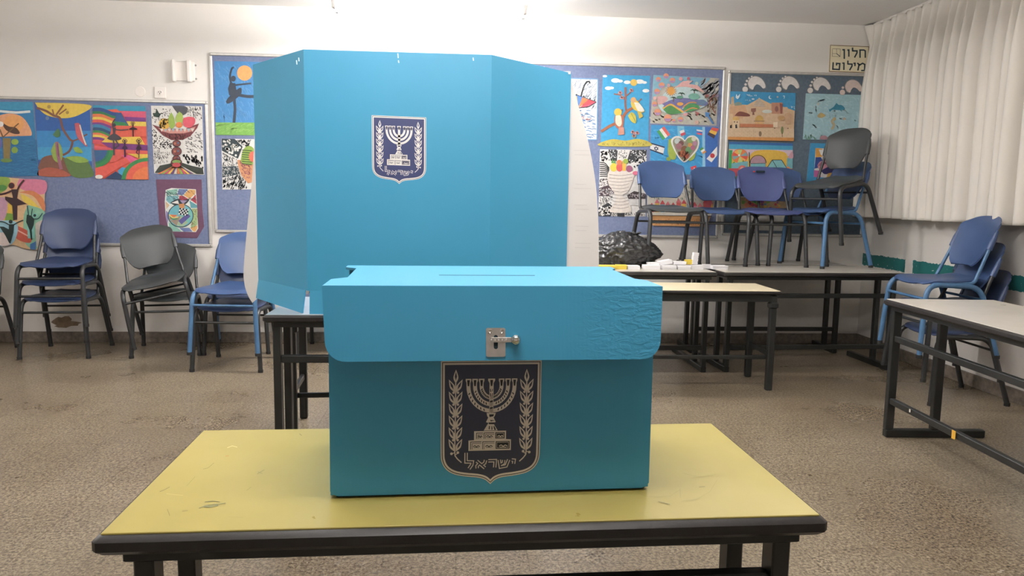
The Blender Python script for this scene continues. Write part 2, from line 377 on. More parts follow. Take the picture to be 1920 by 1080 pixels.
# ------------------------------------------------------------------ drawing on flat sheets
class Art:
    """flat coloured shapes laid one over another; coordinates are given on a tracing grid and mapped to the sheet's plane"""
    def __init__(s, fmap, nrm=(0, -1, 0), step=.00025):
        s.f = fmap; s.n = Vector(nrm); s.k = 0; s.step = step; s.mb = MB()
    def _p(s, x, y): return s.f(x, y) + s.n*s.k*s.step
    def up(s): s.k += 1; return s
    def P(s, pts, col, up=True):
        if up: s.k += 1
        s.mb.add([s._p(*p) for p in pts], [tuple(range(len(pts)))], 0, rgb(col)); return s
    def S(s, pts, w, col, up=True, closed=False):
        if up: s.k += 1
        n = len(pts); L = []; R = []
        for i in range(n):
            a = pts[(i-1) % n] if (closed or i > 0) else pts[i]; b = pts[(i+1) % n] if (closed or i < n-1) else pts[i]; p = pts[i]
            d1 = (p[0]-a[0], p[1]-a[1]); d2 = (b[0]-p[0], b[1]-p[1])
            def nn(d):
                l = math.hypot(*d); return (d[0]/l, d[1]/l) if l > 1e-9 else None
            d1, d2 = nn(d1), nn(d2); d1 = d1 or d2; d2 = d2 or d1
            tx, ty = d1[0]+d2[0], d1[1]+d2[1]; l = math.hypot(tx, ty) or 1; tx, ty = tx/l, ty/l
            c = max(.45, tx*d1[0]+ty*d1[1]); ww = w/2/c
            L.append((p[0]-ty*ww, p[1]+tx*ww)); R.append((p[0]+ty*ww, p[1]-tx*ww))
        vs = [s._p(*q) for q in L] + [s._p(*q) for q in R]
        fs = [(i, (i+1) % n, n+(i+1) % n, n+i) for i in range(n if closed else n-1)]
        s.mb.add(vs, fs, 0, rgb(col)); return s
    def D(s, x, y, r, col, ry=None, n=16, up=True, rot=0):
        ry = ry or r; ca, sa = math.cos(rot), math.sin(rot)
        return s.P([(x+r*math.cos(a)*ca-ry*math.sin(a)*sa, y+r*math.cos(a)*sa+ry*math.sin(a)*ca) for a in [2*PI*k/n for k in range(n)]], col, up)
    def noise(s, poly, n, L, w, col, ang=None, dots=False, seed=0, sp=.5):
        rnd = random.Random(seed); s.k += 1; xs = [p[0] for p in poly]; ys = [p[1] for p in poly]; done = 0; tr = 0
        while done < n and tr < n*20:
            tr += 1; x = rnd.uniform(min(xs), max(xs)); y = rnd.uniform(min(ys), max(ys))
            ins = False; j = len(poly)-1
            for i in range(len(poly)):
                (xi, yi), (xj, yj) = poly[i], poly[j]
                if (yi > y) != (yj > y) and x < (xj-xi)*(y-yi)/(yj-yi)+xi: ins = not ins
                j = i
            if not ins: continue
            done += 1
            if dots: s.D(x, y, L*rnd.uniform(.5, 1), col, n=7, up=False)
            else:
                a = (ang if ang is not None else rnd.uniform(0, PI)) + rnd.uniform(-sp, sp); l = L*rnd.uniform(.5, 1)
                s.S([(x-math.cos(a)*l/2, y-math.sin(a)*l/2), (x+l*.1*math.sin(a), y-l*.1*math.cos(a)), (x+math.cos(a)*l/2, y+math.sin(a)*l/2)], w, col, up=False)
        return s
    def smooth(s, pts, n=6):
        out = []; m = len(pts)
        for i in range(m-1):
            p0 = pts[max(i-1, 0)]; p1 = pts[i]; p2 = pts[i+1]; p3 = pts[min(i+2, m-1)]
            for k in range(n):
                t = k/n; out.append(tuple(.5*((2*p1[j])+(-p0[j]+p2[j])*t+(2*p0[j]-5*p1[j]+4*p2[j]-p3[j])*t*t+(-p0[j]+3*p1[j]-3*p2[j]+p3[j])*t**3) for j in (0, 1)))
        out.append(tuple(pts[-1])); return out
    def C(s, pts, w, col, up=True): return s.S(s.smooth(pts), w, col, up)
    def B(s, pts, col, up=True): return s.P(s.smooth(list(pts)+[pts[0]])[:-1], col, up)
    def obj(s, name, m='paint', parent=None): return s.mb.obj(name, m, parent, recalc=False)

GA = 'pupils paintings pinned to the notice boards'
def sheet(name, label, ox, oy, sc, outline, base, cat='painting', group=GA, lift=.0015):
    """opens a paper sheet pinned to the felt; returns the drawing pad"""
    f = lambda x, y: at_y(ox+x/sc, oy+y/sc, YS-lift)
    a = Art(f); a.name = name; a.label = label; a.cat = cat; a.group = group
    # paper thickness
    pts = [f(*p) for p in outline]; n = len(pts); back = [q+Vector((0, .0011, 0)) for q in pts]
    a.mb.add(pts+back, [(i, (i+1) % n, n+(i+1) % n, n+i) for i in range(n)] + [tuple(range(2*n-1, n-1, -1))], 0, rgb('#d8d2c8'))
    a.P(outline, base); a.outline = outline
    return a
def done(a):
    o = a.obj(a.name); recenter(o); return tag(o, a.label, a.cat, a.group)
def dancer(a, x, y, h, col, flip=1, arms='up', leg='down', tutu=.3):
    q = lambda u, v: (x+flip*u*h, y+v*h)
    a.D(*q(0, -.40), h*.055, col, n=10)
    a.P([q(-.05, -.33), q(.05, -.33), q(.035, -.15), q(.06, -.05), q(-.06, -.05), q(-.035, -.15)], col)
    a.B([q(-tutu, .0), q(-.06, -.13), q(.06, -.13), q(tutu, .0), q(.1, .05), q(-.1, .05)], col)
    if arms == 'up':
        a.C([q(-.04, -.3), q(-.13, -.4), q(-.02, -.52)], h*.03, col); a.C([q(.04, -.3), q(.13, -.4), q(.02, -.52)], h*.03, col)
    elif arms == 'out':
        a.C([q(-.04, -.3), q(-.2, -.3), q(-.34, -.36)], h*.03, col); a.C([q(.04, -.3), q(.2, -.32), q(.32, -.4)], h*.03, col)
    else:
        a.C([q(-.03, -.3), q(-.05, -.45), q(.02, -.58)], h*.035, col); a.C([q(.03, -.27), q(.2, -.25), q(.42, -.27)], h*.03, col)
    a.S([q(-.02, .0), q(-.01, .25), q(0, .5)], h*.045, col)
    if leg == 'down': a.S([q(.03, .0), q(.03, .25), q(.04, .48)], h*.04, col)
    elif leg == 'bend': a.S([q(.03, .02), q(.14, .2), q(.02, .3)], h*.04, col)
    else: a.S([q(.03, .0), q(.25, .02), q(.5, .02)], h*.05, col)

# --- left board -------------------------------------------------
a = sheet('painting', 'blue painting with birds on a branch against an orange sun, leftmost of the top row', 0, 180, 3.6, [(-150, 38), (222, 40), (262, 540), (-150, 548)], '#2e7fb0')
a.P([(-150, 38), (222, 40), (225, 95), (-150, 90)], '#3a96bd'); a.B([(-60, 150), (60, 118), (160, 150), (215, 262), (120, 270), (-60, 280)], '#e9a678')
a.D(90, 190, 70, '#eda75f', 60); a.S([(0, 103), (110, 112), (205, 105)], 16, '#dfe4e2')
a.P([(-150, 280), (215, 268), (245, 300), (262, 540), (-150, 548)], '#256d9f'); a.noise([(-60, 300), (240, 300), (255, 530), (-60, 535)], 90, 60, 3, '#3a86b8', 0, seed=3, sp=.2)
a.P([(20, 285), (75, 285), (68, 430), (25, 425)], '#8e7a4a'); a.D(45, 435, 40, '#6a8a4a', 14); a.D(102, 310, 25, '#97b34a', 20); a.D(100, 365, 22, '#8aa94a', 22)
a.B([(10, 175), (60, 205), (110, 215), (135, 252), (95, 255), (40, 228)], '#5a4238'); a.C([(20, 280), (70, 235), (128, 185)], 8, '#7a5a3a'); a.C([(20, 275), (0, 225)], 10, '#7a5a3a'); a.D(8, 190, 18, '#efe9e4'); a.D(-5, 320, 22, '#6c6aa8', 38)
done(a)
a = sheet('painting', 'painting of two parrots on a branch under a yellow moon, on the left board', 0, 180, 3.6, [(232, 42), (606, 58), (625, 545), (265, 538)], '#2b5fa8')
a.P([(245, 235), (612, 235), (620, 430), (258, 430)], '#2f86c4'); a.P([(252, 345), (617, 345), (620, 440), (258, 430)], '#3d9bcb')
a.B([(236, 44), (604, 60), (540, 125), (440, 150), (330, 135), (270, 95)], '#e8c84e'); a.B([(262, 470), (290, 415), (370, 398), (440, 420), (500, 470), (480, 540), (264, 538)], '#7f5546')
a.B([(264, 500), (330, 482), (420, 500), (470, 541), (266, 538)], '#b05a45'); a.B([(430, 425), (500, 405), (580, 430), (622, 490), (624, 544), (490, 542)], '#5e7a45'); a.B([(440, 412), (540, 408), (600, 440), (520, 450)], '#8fae4a')
a.C([(248, 80), (310, 100), (360, 130), (405, 150), (425, 220), (470, 290), (490, 310), (470, 370), (425, 400)], 15, '#7d5446'); a.C([(490, 305), (530, 290), (590, 258)], 10, '#7d5446')
a.C([(365, 130), (355, 90)], 10, '#8a5a40'); a.C([(380, 128), (430, 60)], 12, '#8a5a40'); a.C([(400, 125), (450, 88)], 9, '#8a5a40')
a.B([(505, 185), (540, 188), (560, 260), (590, 340), (560, 320), (520, 270)], '#c25a62'); a.C([(540, 195), (560, 270), (582, 330)], 9, '#e4d4c4')
a.B([(345, 370), (375, 310), (410, 330), (425, 400), (405, 450), (365, 430)], '#93a94e'); a.C([(385, 310), (395, 400), (415, 495)], 22, '#a0687c'); a.C([(390, 320), (398, 410)], 6, '#7a4a66')
a.B([(358, 262), (395, 220), (410, 265), (385, 280)], '#4f7a52'); a.B([(495, 350), (530, 345), (562, 382), (515, 380)], '#8fae4a'); a.D(333, 73, 12, '#a88a4a'); a.D(457, 112, 11, '#a88a4a'); a.D(322, 150, 13, '#6f86a8')
done(a)
a = sheet('painting', 'bright painting of three dark dancers with a torn bottom edge, lower left', 0, 180, 3.6, [(-120, 545), (40, 550), (305, 570), (298, 800), (255, 1042), (165, 1030), (95, 1005), (0, 1010), (-120, 1000)], '#e0b98a', lift=.0105)
a.B([(-120, 550), (60, 552), (30, 640), (-100, 680)], '#8fae4a'); a.B([(130, 560), (304, 572), (300, 660), (200, 650), (120, 610)], '#dd7f9c'); a.B([(130, 650), (230, 680), (298, 780), (296, 700), (220, 640)], '#d9824e')
a.B([(140, 660), (200, 690), (280, 770), (240, 760), (160, 710)], '#e9c94a'); a.B([(190, 735), (300, 780), (290, 900), (250, 1030), (170, 990), (160, 820)], '#8fc4a4'); a.B([(240, 860), (300, 840), (290, 960), (250, 1020)], '#cfc6bc')
a.B([(105, 870), (200, 920), (205, 990), (110, 960)], '#c9583f'); a.S([(108, 900), (200, 950)], 9, '#eab0a0'); a.B([(40, 740), (95, 720), (90, 840), (30, 840)], '#e3b83a'); a.B([(40, 790), (95, 800), (90, 840), (40, 842)], '#7aa33e')
a.B([(-100, 700), (40, 690), (30, 830), (-100, 840)], '#c79ab0'); a.B([(-100, 850), (110, 850), (80, 1000), (-100, 990)], '#9cc9d8'); a.B([(0, 920), (60, 930), (70, 1000), (0, 1005)], '#e8d4cc'); a.P([(205, 1000), (245, 980), (243, 1038), (205, 1034)], '#3f79b6'); a.D(15, 620, 34, '#4f8a44', 20)
for wd, cc in ((1.16, '#c7463c'), (1, '#3f2a2e')):
    a.D(80, 605, 19*wd, cc); a.P([(78, 630), (128, 630), (118, 690), (182, 728), (120, 740), (118, 835), (92, 838), (85, 740), (38, 700), (36, 678), (90, 688)], cc); a.C([(118, 640), (138, 600), (165, 568)], 12*wd, cc); a.C([(80, 640), (30, 660), (-60, 672)], 12*wd, cc)
for wd, cc in ((1.6, '#8ccfc6'), (1, '#1f3533')):
    a.D(238, 806, 10*wd, cc); a.P([(185, 800), (215, 808), (235, 830), (232, 870), (218, 905), (222, 970), (212, 970), (203, 905), (180, 850)], cc) if wd == 1 else a.S([(205, 820), (215, 960)], 46, cc); a.C([(198, 810), (188, 740)], 7*wd, cc); a.C([(215, 808), (222, 760)], 6*wd, cc); a.C([(235, 830), (265, 825), (290, 790)], 6*wd, cc)
a.D(76, 848, 13, '#20322f'); a.P([(64, 865), (100, 865), (95, 920), (75, 995), (65, 990), (40, 940), (0, 880), (30, 882), (64, 900)], '#20322f'); a.C([(98, 868), (130, 850), (162, 838)], 7, '#20322f'); a.C([(64, 868), (20, 848), (-40, 850)], 7, '#20322f')
done(a)
a = sheet('painting', 'rainbow striped painting with four small dark dancers, between the parrots and the fruit bowl', 165, 190, 4.152, [(35, 30), (448, 38), (472, 610), (60, 600)], '#e2553f')
a.P([(36, 30), (448, 38), (450, 78), (240, 75), (225, 60), (37, 75)], '#2f93b4')
for i, (cc, y0, y1) in enumerate((('#2f4f8a', 50, 80), ('#3a7f52', 78, 100), ('#e0733f', 98, 125), ('#eac94c', 122, 145), ('#d9574e', 142, 170), ('#7b3f86', 165, 182))):
    a.B([(38, y0), (110, y0+2), (190, y0+32), (240, y0+40), (236, y1+38), (180, y1+30), (110, y1+4), (39, y1)], cc)
for i, (cc, y0, y1) in enumerate((('#3a7fa8', 178, 205), ('#2c4f74', 203, 228), ('#4a8a4a', 226, 246), ('#e6764a', 244, 262), ('#eac94c', 260, 280), ('#7b3f86', 278, 300), ('#d94f5e', 298, 330))):
    a.B([(42, y0), (110, y0+6), (200, y0+50), (196, y1+46), (110, y1+8), (44, y1)], cc)
a.P([(258, 80), (450, 78), (451, 128), (284, 120)], '#d85474'); a.P([(284, 120), (451, 128), (453, 160), (300, 155)], '#7b3f86'); a.P([(300, 155), (453, 160), (455, 195), (320, 192)], '#e9c94c')
a.P([(222, 90), (258, 88), (320, 192), (205, 185)], '#345a8e'); a.P([(205, 155), (290, 165), (318, 192), (200, 188)], '#3a8a52'); a.P([(190, 188), (455, 195), (460, 275), (170, 278)], '#de5a44')
a.P([(150, 280), (408, 276), (446, 338), (108, 318)], '#ecc445'); a.P([(100, 318), (464, 342), (466, 385), (180, 372)], '#7d3c7e'); a.P([(50, 345), (180, 362), (190, 392), (52, 372)], '#d9525c')
a.P([(185, 372), (466, 386), (468, 420), (300, 405), (220, 470), (170, 480)], '#dc584e'); a.P([(310, 408), (468, 412), (468, 445), (400, 445)], '#ecc445'); a.P([(260, 420), (330, 420), (420, 470), (360, 500)], '#e4568a')
for r, cc in ((150, '#3a8a4e'), (118, '#2d7a58'), (100, '#345a8e'), (60, '#37608a')):
    a.P([(52, 380)] + [(52+r*math.cos(t), 380+r*.92*math.sin(t)) for t in [PI/2*k/10*.95 for k in range(11)]], cc)
a.P([(60, 520), (200, 480), (300, 440), (330, 470), (200, 545), (120, 598), (62, 598)], '#e05648'); a.P([(235, 540), (270, 512), (330, 530), (300, 600), (260, 606)], '#3a9bc4'); a.P([(135, 600), (220, 545), (272, 580), (262, 606)], '#2a4468')
for r, cc in ((205, '#3a8a4e'), (172, '#e05a44'), (120, '#e5763f')):
    a.P([(470, 608)] + [(470-r*math.cos(t), 608-r*.82*math.sin(t)) for t in [PI/2*k/10 for k in range(11)]], cc)
a.D(90, 588, 30, '#ece6de', 16); dancer(a, 208, 290, 260, '#4a4750', 1, 'single', 'bend', .22); dancer(a, 355, 218, 118, '#3a2630', 1, 'up', 'down', .3); dancer(a, 292, 365, 140, '#3c2448', 1, 'up', 'down', .16); dancer(a, 402, 368, 150, '#3c2438', -1, 'up', 'bend', .14)
done(a)
a = sheet('painting', 'black and white doodled drawing of a tall fruit bowl, top right on the left board', 165, 190, 4.152, [(490, 33), (888, 38), (905, 572), (515, 560)], '#e6e2dc')
a.noise([(498, 60), (650, 60), (650, 180), (500, 180)], 60, 12, 5, '#2a2a2c', seed=5); a.noise([(500, 210), (560, 260), (650, 320), (650, 370), (506, 370)], 110, 6, 4, '#2a2a2c', dots=True, seed=6); a.noise([(508, 380), (640, 380), (620, 470), (515, 500)], 90, 16, 3, '#3a3a3c', 1.4, seed=7, sp=.2)
a.noise([(750, 300), (880, 220), (895, 400), (760, 400)], 90, 18, 3.5, '#2f2f31', .4, seed=8); a.noise([(770, 45), (880, 45), (884, 150), (780, 110)], 50, 20, 4, '#2f2f31', 1.2, seed=9); a.noise([(735, 415), (890, 430), (895, 520), (740, 470)], 40, 26, 11, '#222324', 1.3, seed=10, sp=.3)
a.P([(520, 556), (560, 500), (660, 480), (740, 480), (800, 500), (895, 520), (902, 568), (780, 566)], '#3a4038'); a.B([(655, 35), (760, 40), (770, 90), (720, 110), (680, 70)], '#55565c')
for k in range(12): cc = ['#d8743f', '#8fae4a', '#c9486a', '#ecc14a', '#6c4a7a', '#d9d0c0'][k % 6]; a.P([(690, 490), (705, 490), (560+k*26, 566), (540+k*26, 565)], cc, up=(k == 0))
a.P([(500, 180), (560, 200), (640, 210), (760, 212), (865, 172), (850, 210), (800, 270), (740, 300), (650, 302), (580, 262)], '#7a3c40'); a.P([(545, 205), (640, 222), (760, 222), (840, 195), (820, 232), (740, 250), (640, 250), (575, 232)], '#c98a80')
for k in range(9): a.P([(560+k*30, 212), (590+k*30, 212), (575+k*30, 238)], '#9fb4b8' if k % 2 else '#ded0c4', up=(k == 0))
a.noise([(590, 255), (800, 255), (740, 295), (650, 296)], 50, 22, 3, '#3a2a24', 1.2, seed=11, sp=.3)
a.D(598, 175, 45, '#dba83c', 42); a.noise([(562, 140), (635, 140), (632, 205), (565, 205)], 30, 9, 4, '#5a4a20', seed=12, dots=True); a.P([(505, 95), (530, 90), (535, 55), (552, 90), (570, 100), (552, 125), (515, 118)], '#33443c')
a.B([(650, 85), (672, 130), (678, 190), (650, 213), (632, 180), (628, 130)], '#95b04e'); a.B([(712, 80), (738, 105), (738, 160), (705, 175), (682, 150), (690, 110)], '#a2b956'); a.D(711, 184, 27, '#df7f3a', 23); a.B([(745, 130), (790, 120), (832, 132), (832, 175), (795, 205), (752, 195), (740, 160)], '#d85262')
for (x, y, r, q) in ((692, 328, 34, 28), (692, 390, 40, 36), (692, 448, 32, 28)): a.D(x, y, r, '#3a2a2a', q); a.D(x, y, r-5, '#7d4444', q-5); a.D(x-12, y, 9, '#b8704a'); a.D(x+12, y-3, 8, '#56708a')
a.D(692, 478, 44, '#58282a', 36); a.D(692, 470, 34, '#7c9a52', 14); a.D(692, 495, 32, '#c04a4c', 18)
done(a)
a = sheet('collage', 'patchwork pomegranate collage mounted on maroon card with a curled corner', 165, 190, 4.152, [(530, 608), (885, 608), (890, 830), (905, 975), (850, 1065), (640, 1060), (560, 1000)], '#6f4862', cat='collage', lift=.002)
a.P([(605, 690), (650, 675), (840, 685), (848, 800), (858, 990), (840, 1018), (632, 1012), (605, 900), (598, 780)], '#e4e8e0'); a.k += 1
pc = ['#8fc4b0', '#6d7fae', '#e0a860', '#7fb8c0', '#b4384a', '#c9d0a0', '#d8b890', '#5f9fa8', '#a8c48a', '#9088b8']
qs = [[(612, 695), (700, 680), (690, 728), (612, 730)], [(706, 682), (780, 684), (740, 730), (694, 728)], [(785, 686), (836, 690), (835, 720), (790, 760), (745, 730)], [(612, 735), (705, 734), (700, 775), (640, 800), (608, 770)], [(712, 734), (742, 736), (790, 765), (740, 790), (706, 776)], [(838, 726), (846, 800), (800, 768)], [(604, 780), (636, 808), (610, 840)], [(790, 772), (848, 808), (850, 830), (800, 830)], [(808, 835), (852, 835), (854, 960), (800, 990), (812, 900)], [(608, 850), (630, 870), (620, 960), (606, 900)], [(628, 940), (700, 985), (730, 1014), (634, 1010)], [(710, 985), (790, 985), (815, 1015), (745, 1015)], [(795, 985), (852, 965), (850, 990), (836, 1014), (820, 1012)]]
for k, q in enumerate(qs): a.P(q, pc[k % 10] if k != 5 else '#b4384a', up=False)
a.noise([(612, 695), (836, 690), (836, 780), (612, 780)], 60, 34, 2.5, '#37454c', .7, seed=13, sp=.2); a.noise([(808, 835), (852, 835), (854, 960), (800, 990)], 20, 26, 3, '#8a5a3a', seed=14)
a.B([(640, 790), (680, 765), (710, 760), (735, 770), (790, 760), (760, 800), (690, 815)], '#303a3e'); a.P([(650, 790), (700, 770), (710, 800)], '#e8e4de'); a.P([(715, 770), (775, 772), (740, 800)], '#a08fb0')
a.D(722, 890, 100, '#2a3438', 92, n=36); a.D(722, 890, 94, '#6fb8c4', 86, n=36); a.P([(722, 890), (790, 835), (812, 890), (780, 945)], '#7cc4b0'); a.P([(722, 890), (780, 945), (740, 975), (690, 968)], '#a8bd9a'); a.P([(722, 890), (690, 968), (640, 930)], '#a08c7a')
a.P([(640, 925), (632, 880), (700, 885)], '#d8743f'); a.C([(634, 882), (662, 905), (705, 900)], 9, '#ecd070'); a.C([(640, 900), (665, 918), (700, 912)], 8, '#4f9a5a'); a.P([(705, 930), (775, 870), (800, 895), (730, 958)], '#5d5a9a'); a.P([(705, 800), (750, 795), (755, 830), (715, 832)], '#c98a50'); a.k += 1
for i in range(6):
    for j in range(4):
        x, y = 715+i*12-j*3, 830+j*13+i*2
        a.P([(x, y), (x+11, y), (x+10, y+12), (x-1, y+12)], '#f0eeea' if (i+j) % 2 else '#1c1f22', up=False)
done(a)
# --- middle board -----------------------------------------------
a = sheet('painting', 'blue painting of one grey dancer on tiptoe under an orange sun', 390, 100, 4, [(48, 58), (470, 66), (465, 616), (60, 612)], '#3f87c2')
a.noise([(60, 80), (460, 80), (455, 510), (65, 510)], 160, 60, 5, '#5b9bd0', 1.1, seed=15, sp=.4); a.P([(57, 518), (466, 520), (465, 616), (60, 612)], '#79b04f'); a.noise([(70, 530), (455, 532), (455, 605), (70, 600)], 60, 50, 4, '#93c463', -.4, seed=16, sp=.2)
a.D(275, 148, 57, '#f0a45c', n=28); c = '#3a4350'
a.D(190, 190, 19, c, 22); a.C([(180, 240), (165, 180), (178, 118), (195, 105)], 14, c); a.P([(165, 220), (205, 225), (215, 285), (205, 320), (160, 315), (150, 265)], c); a.C([(200, 240), (260, 232), (325, 225)], 13, c); a.B([(135, 362), (160, 325), (240, 258), (250, 300), (200, 350), (150, 378)], c)
a.C([(230, 312), (300, 324), (372, 322)], 22, c); a.C([(198, 340), (203, 420), (200, 470), (196, 520)], 20, c)
done(a)
a = sheet('painting', 'black and white patterned drawing of a basket, below the tiptoe dancer', 390, 100, 4, [(100, 640), (430, 645), (430, 1020), (108, 1022)], '#e2dfda')
a.P([(102, 640), (200, 642), (260, 700), (225, 790), (104, 730)], '#2f3c40'); a.noise([(110, 650), (190, 650), (245, 700), (215, 770), (112, 720)], 34, 11, 10, '#e6e4de', dots=True, seed=17); a.noise([(205, 650), (320, 650), (300, 700), (260, 690)], 60, 16, 5, '#22292c', seed=18)
a.noise([(110, 745), (220, 800), (220, 840), (110, 845)], 70, 16, 4, '#22292c', 1.2, seed=19); a.P([(108, 850), (225, 845), (240, 905), (108, 932)], '#39454a'); a.noise([(112, 855), (225, 850), (235, 900), (112, 925)], 60, 14, 3, '#d9d7d2', seed=20); a.noise([(112, 940), (245, 912), (300, 990), (300, 1015), (114, 1015)], 120, 26, 5, '#22292c', 1.9, seed=21, sp=.3)
a.P([(220, 800), (400, 800), (400, 950), (300, 975), (250, 915), (228, 850)], '#cf8f62'); a.noise([(228, 810), (320, 810), (310, 960), (250, 900)], 60, 20, 4, '#8a4a5a', .8, seed=22); a.B([(245, 810), (262, 730), (300, 695), (345, 720), (340, 830), (270, 828)], '#8da848'); a.k += 1
for k in range(7): a.S([(256, 725+k*17), (330, 732+k*17)], 6, '#2e4a2a', up=False)
a.D(335, 775, 28, '#d86a52', 40)
done(a)
a = sheet('painting', 'drawing of a red and blue umbrella in grey rain beside the voting screen', 1060, 130, 3.725, [(-120, 60), (228, 68), (220, 492), (-120, 488)], '#d9dde0')
a.noise([(-100, 70), (215, 80), (215, 270), (-100, 270)], 170, 34, 3, '#7f8ea0', 2.2, seed=23, sp=.3); a.noise([(-100, 285), (212, 285), (208, 480), (-100, 480)], 150, 34, 5, '#5f86b4', .15, seed=24, sp=.3); a.noise([(-60, 300), (200, 300), (200, 380), (-60, 380)], 24, 28, 5, '#c98a80', -.3, seed=25, sp=.2)
for q in ([(-120, 60), (228, 68)], [(228, 68), (220, 492)], [(220, 492), (-120, 488)]): a.S(q, 7, '#6fa0cc')
a.P([(70, 178), (105, 188), (125, 195), (88, 262)], '#4f7fc0'); a.P([(118, 195), (162, 212), (92, 270)], '#e0743c'); a.P([(160, 210), (205, 225), (100, 270)], '#d4434c'); a.P([(200, 225), (215, 230), (150, 262), (98, 271)], '#c24a66'); a.P([(40, 240), (80, 185), (90, 262)], '#e3b44a')
a.C([(108, 190), (125, 130), (145, 92), (165, 86), (172, 100)], 9, '#262a30'); a.S([(70, 176), (125, 194), (215, 228)], 4, '#262a30'); a.S([(92, 270), (160, 262), (215, 230)], 5, '#262a30')
for q in ((78, 178), (128, 188), (172, 204), (204, 215)): a.D(*q, 5, '#262a30', up=False)
done(a)
a = sheet('painting', 'light blue painting of two yellow birds facing each other on a brown branch', 1060, 130, 3.725, [(262, 38), (592, 45), (578, 538), (247, 535)], '#2f9ed0')
for (x, y, r) in ((350, 78, 30), (382, 82, 20), (300, 132, 24), (322, 130, 18), (432, 90, 24), (520, 86, 30), (552, 92, 18), (500, 88, 22), (562, 150, 24), (276, 48, 16)): a.D(x, y, r, '#e9eae8', r*.52)
a.D(477, 93, 24, '#dcb850'); a.B([(248, 510), (330, 488), (420, 498), (500, 486), (580, 505), (578, 538), (248, 535)], '#c2b24a'); a.noise([(255, 512), (570, 508), (570, 530), (255, 530)], 60, 12, 2.5, '#7c7436', 1.4, seed=26, sp=.3)
a.C([(250, 435), (300, 402), (350, 378), (390, 360), (410, 320), (435, 290), (480, 265)], 19, '#a0613f'); a.C([(425, 290), (418, 240), (420, 190), (418, 125)], 13, '#8e5a48'); a.C([(415, 200), (380, 180), (338, 172)], 8, '#8e5a48'); a.C([(418, 190), (450, 165), (462, 138)], 8, '#8e5a48'); a.C([(500, 235), (532, 205)], 8, '#8e5a48')
for (x, y) in ((382, 165), (460, 148), (394, 200), (470, 440), (500, 446), (478, 465)): a.D(x-6, y, 9, '#c99a98', up=True); a.D(x+7, y+2, 9, '#b98584', up=False); a.D(x, y-8, 8, '#c99a98', up=False)
a.B([(340, 350), (350, 320), (395, 320), (408, 360), (392, 420), (350, 400)], '#b06a52'); a.D(366, 300, 27, '#d9bb45'); a.B([(350, 325), (385, 325), (392, 380), (375, 400), (350, 375)], '#e6dcc4'); a.P([(372, 405), (408, 405), (412, 455), (366, 460)], '#cc8f7a'); a.P([(390, 286), (400, 276), (396, 296)], '#7a4a3a')
a.B([(455, 235), (470, 210), (505, 225), (550, 290), (520, 300), (470, 275)], '#d9bb45'); a.D(474, 215, 20, '#d3a268'); a.B([(478, 232), (515, 240), (550, 290), (505, 290)], '#e9e2d2'); a.P([(500, 292), (525, 295), (542, 330), (515, 345)], '#c8ae44')
a.B([(435, 325), (460, 300), (490, 325), (490, 375), (460, 365)], '#c6bb48'); a.C([(458, 308), (478, 345), (490, 372)], 3, '#6f7a34'); a.C([(462, 460), (478, 480), (495, 460)], 4, '#8a9a6a')
done(a)
a = sheet('painting', 'black and white patterned drawing of a big pale vase with small coloured fruit', 1060, 130, 3.725, [(242, 558), (568, 562), (560, 1028), (230, 1025)], '#e4e0dc')
a.P([(300, 560), (366, 560), (360, 640), (318, 640)], '#38393c'); a.P([(455, 562), (568, 562), (566, 600), (450, 660), (430, 640)], '#38393c'); a.noise([(305, 562), (362, 562), (355, 635), (320, 635)], 24, 4, 3, '#eee', dots=True, seed=27); a.noise([(460, 566), (560, 566), (545, 610), (445, 655)], 40, 5, 3, '#eee', dots=True, seed=28)
a.noise([(248, 565), (300, 565), (310, 640), (248, 640)], 40, 12, 8, '#2f3033', .5, seed=29, sp=.2); a.noise([(372, 565), (450, 565), (420, 620), (375, 620)], 26, 8, 5, '#2f3033', 1.5, seed=30, sp=.2); a.noise([(470, 650), (566, 602), (562, 680), (480, 700)], 34, 7, 4, '#2f3033', dots=True, seed=31); a.k += 1
for k in range(8): a.C([(240, 650+k*14), (275, 655+k*13), (306, 690+k*9)], 6.5, '#2b2c2e', up=False)
a.noise([(238, 765), (300, 765), (310, 820), (236, 815)], 50, 10, 4, '#4a4044', .3, seed=32, sp=.3); a.P([(235, 830), (300, 808), (345, 860), (300, 885), (234, 885)], '#4a3a40'); a.noise([(238, 835), (335, 835), (330, 878), (238, 880)], 50, 6, 4, '#cfc8c8', dots=True, seed=33)
a.noise([(236, 890), (340, 885), (320, 935), (234, 950)], 60, 14, 3, '#555', 1.2, seed=34, sp=.2); a.P([(232, 965), (300, 932), (335, 960), (318, 1025), (230, 1025)], '#2f3033'); a.noise([(236, 965), (325, 960), (312, 1018), (236, 1018)], 44, 9, 8, '#ece9e4', dots=True, seed=35)
a.P([(360, 995), (415, 995), (412, 1028), (362, 1027)], '#2f3033'); a.noise([(325, 1000), (358, 1000), (358, 1024), (325, 1024)], 20, 9, 3, '#333', seed=36); a.noise([(418, 1000), (556, 1000), (556, 1022), (418, 1022)], 44, 12, 3, '#333', 1.3, seed=37); a.P([(430, 880), (480, 850), (560, 870), (558, 905), (440, 905)], '#3f3638'); a.noise([(440, 870), (550, 870), (550, 900), (445, 900)], 34, 5, 3, '#c8bcc0', dots=True, seed=38)
a.P([(430, 905), (558, 905), (556, 950), (450, 950)], '#ddd9d6')
a.B([(305, 710), (470, 710), (475, 760), (440, 850), (400, 880), (440, 930), (455, 995), (310, 995), (345, 930), (350, 880), (300, 800), (295, 740)], '#e4d9cf'); a.k += 1
for k in range(11): a.C([(305+(k > 4)*25, 735+k*23), (390, 742+k*23), (468-(k > 2)*25, 730+k*23)], 2.5, '#6a5a56', up=False)
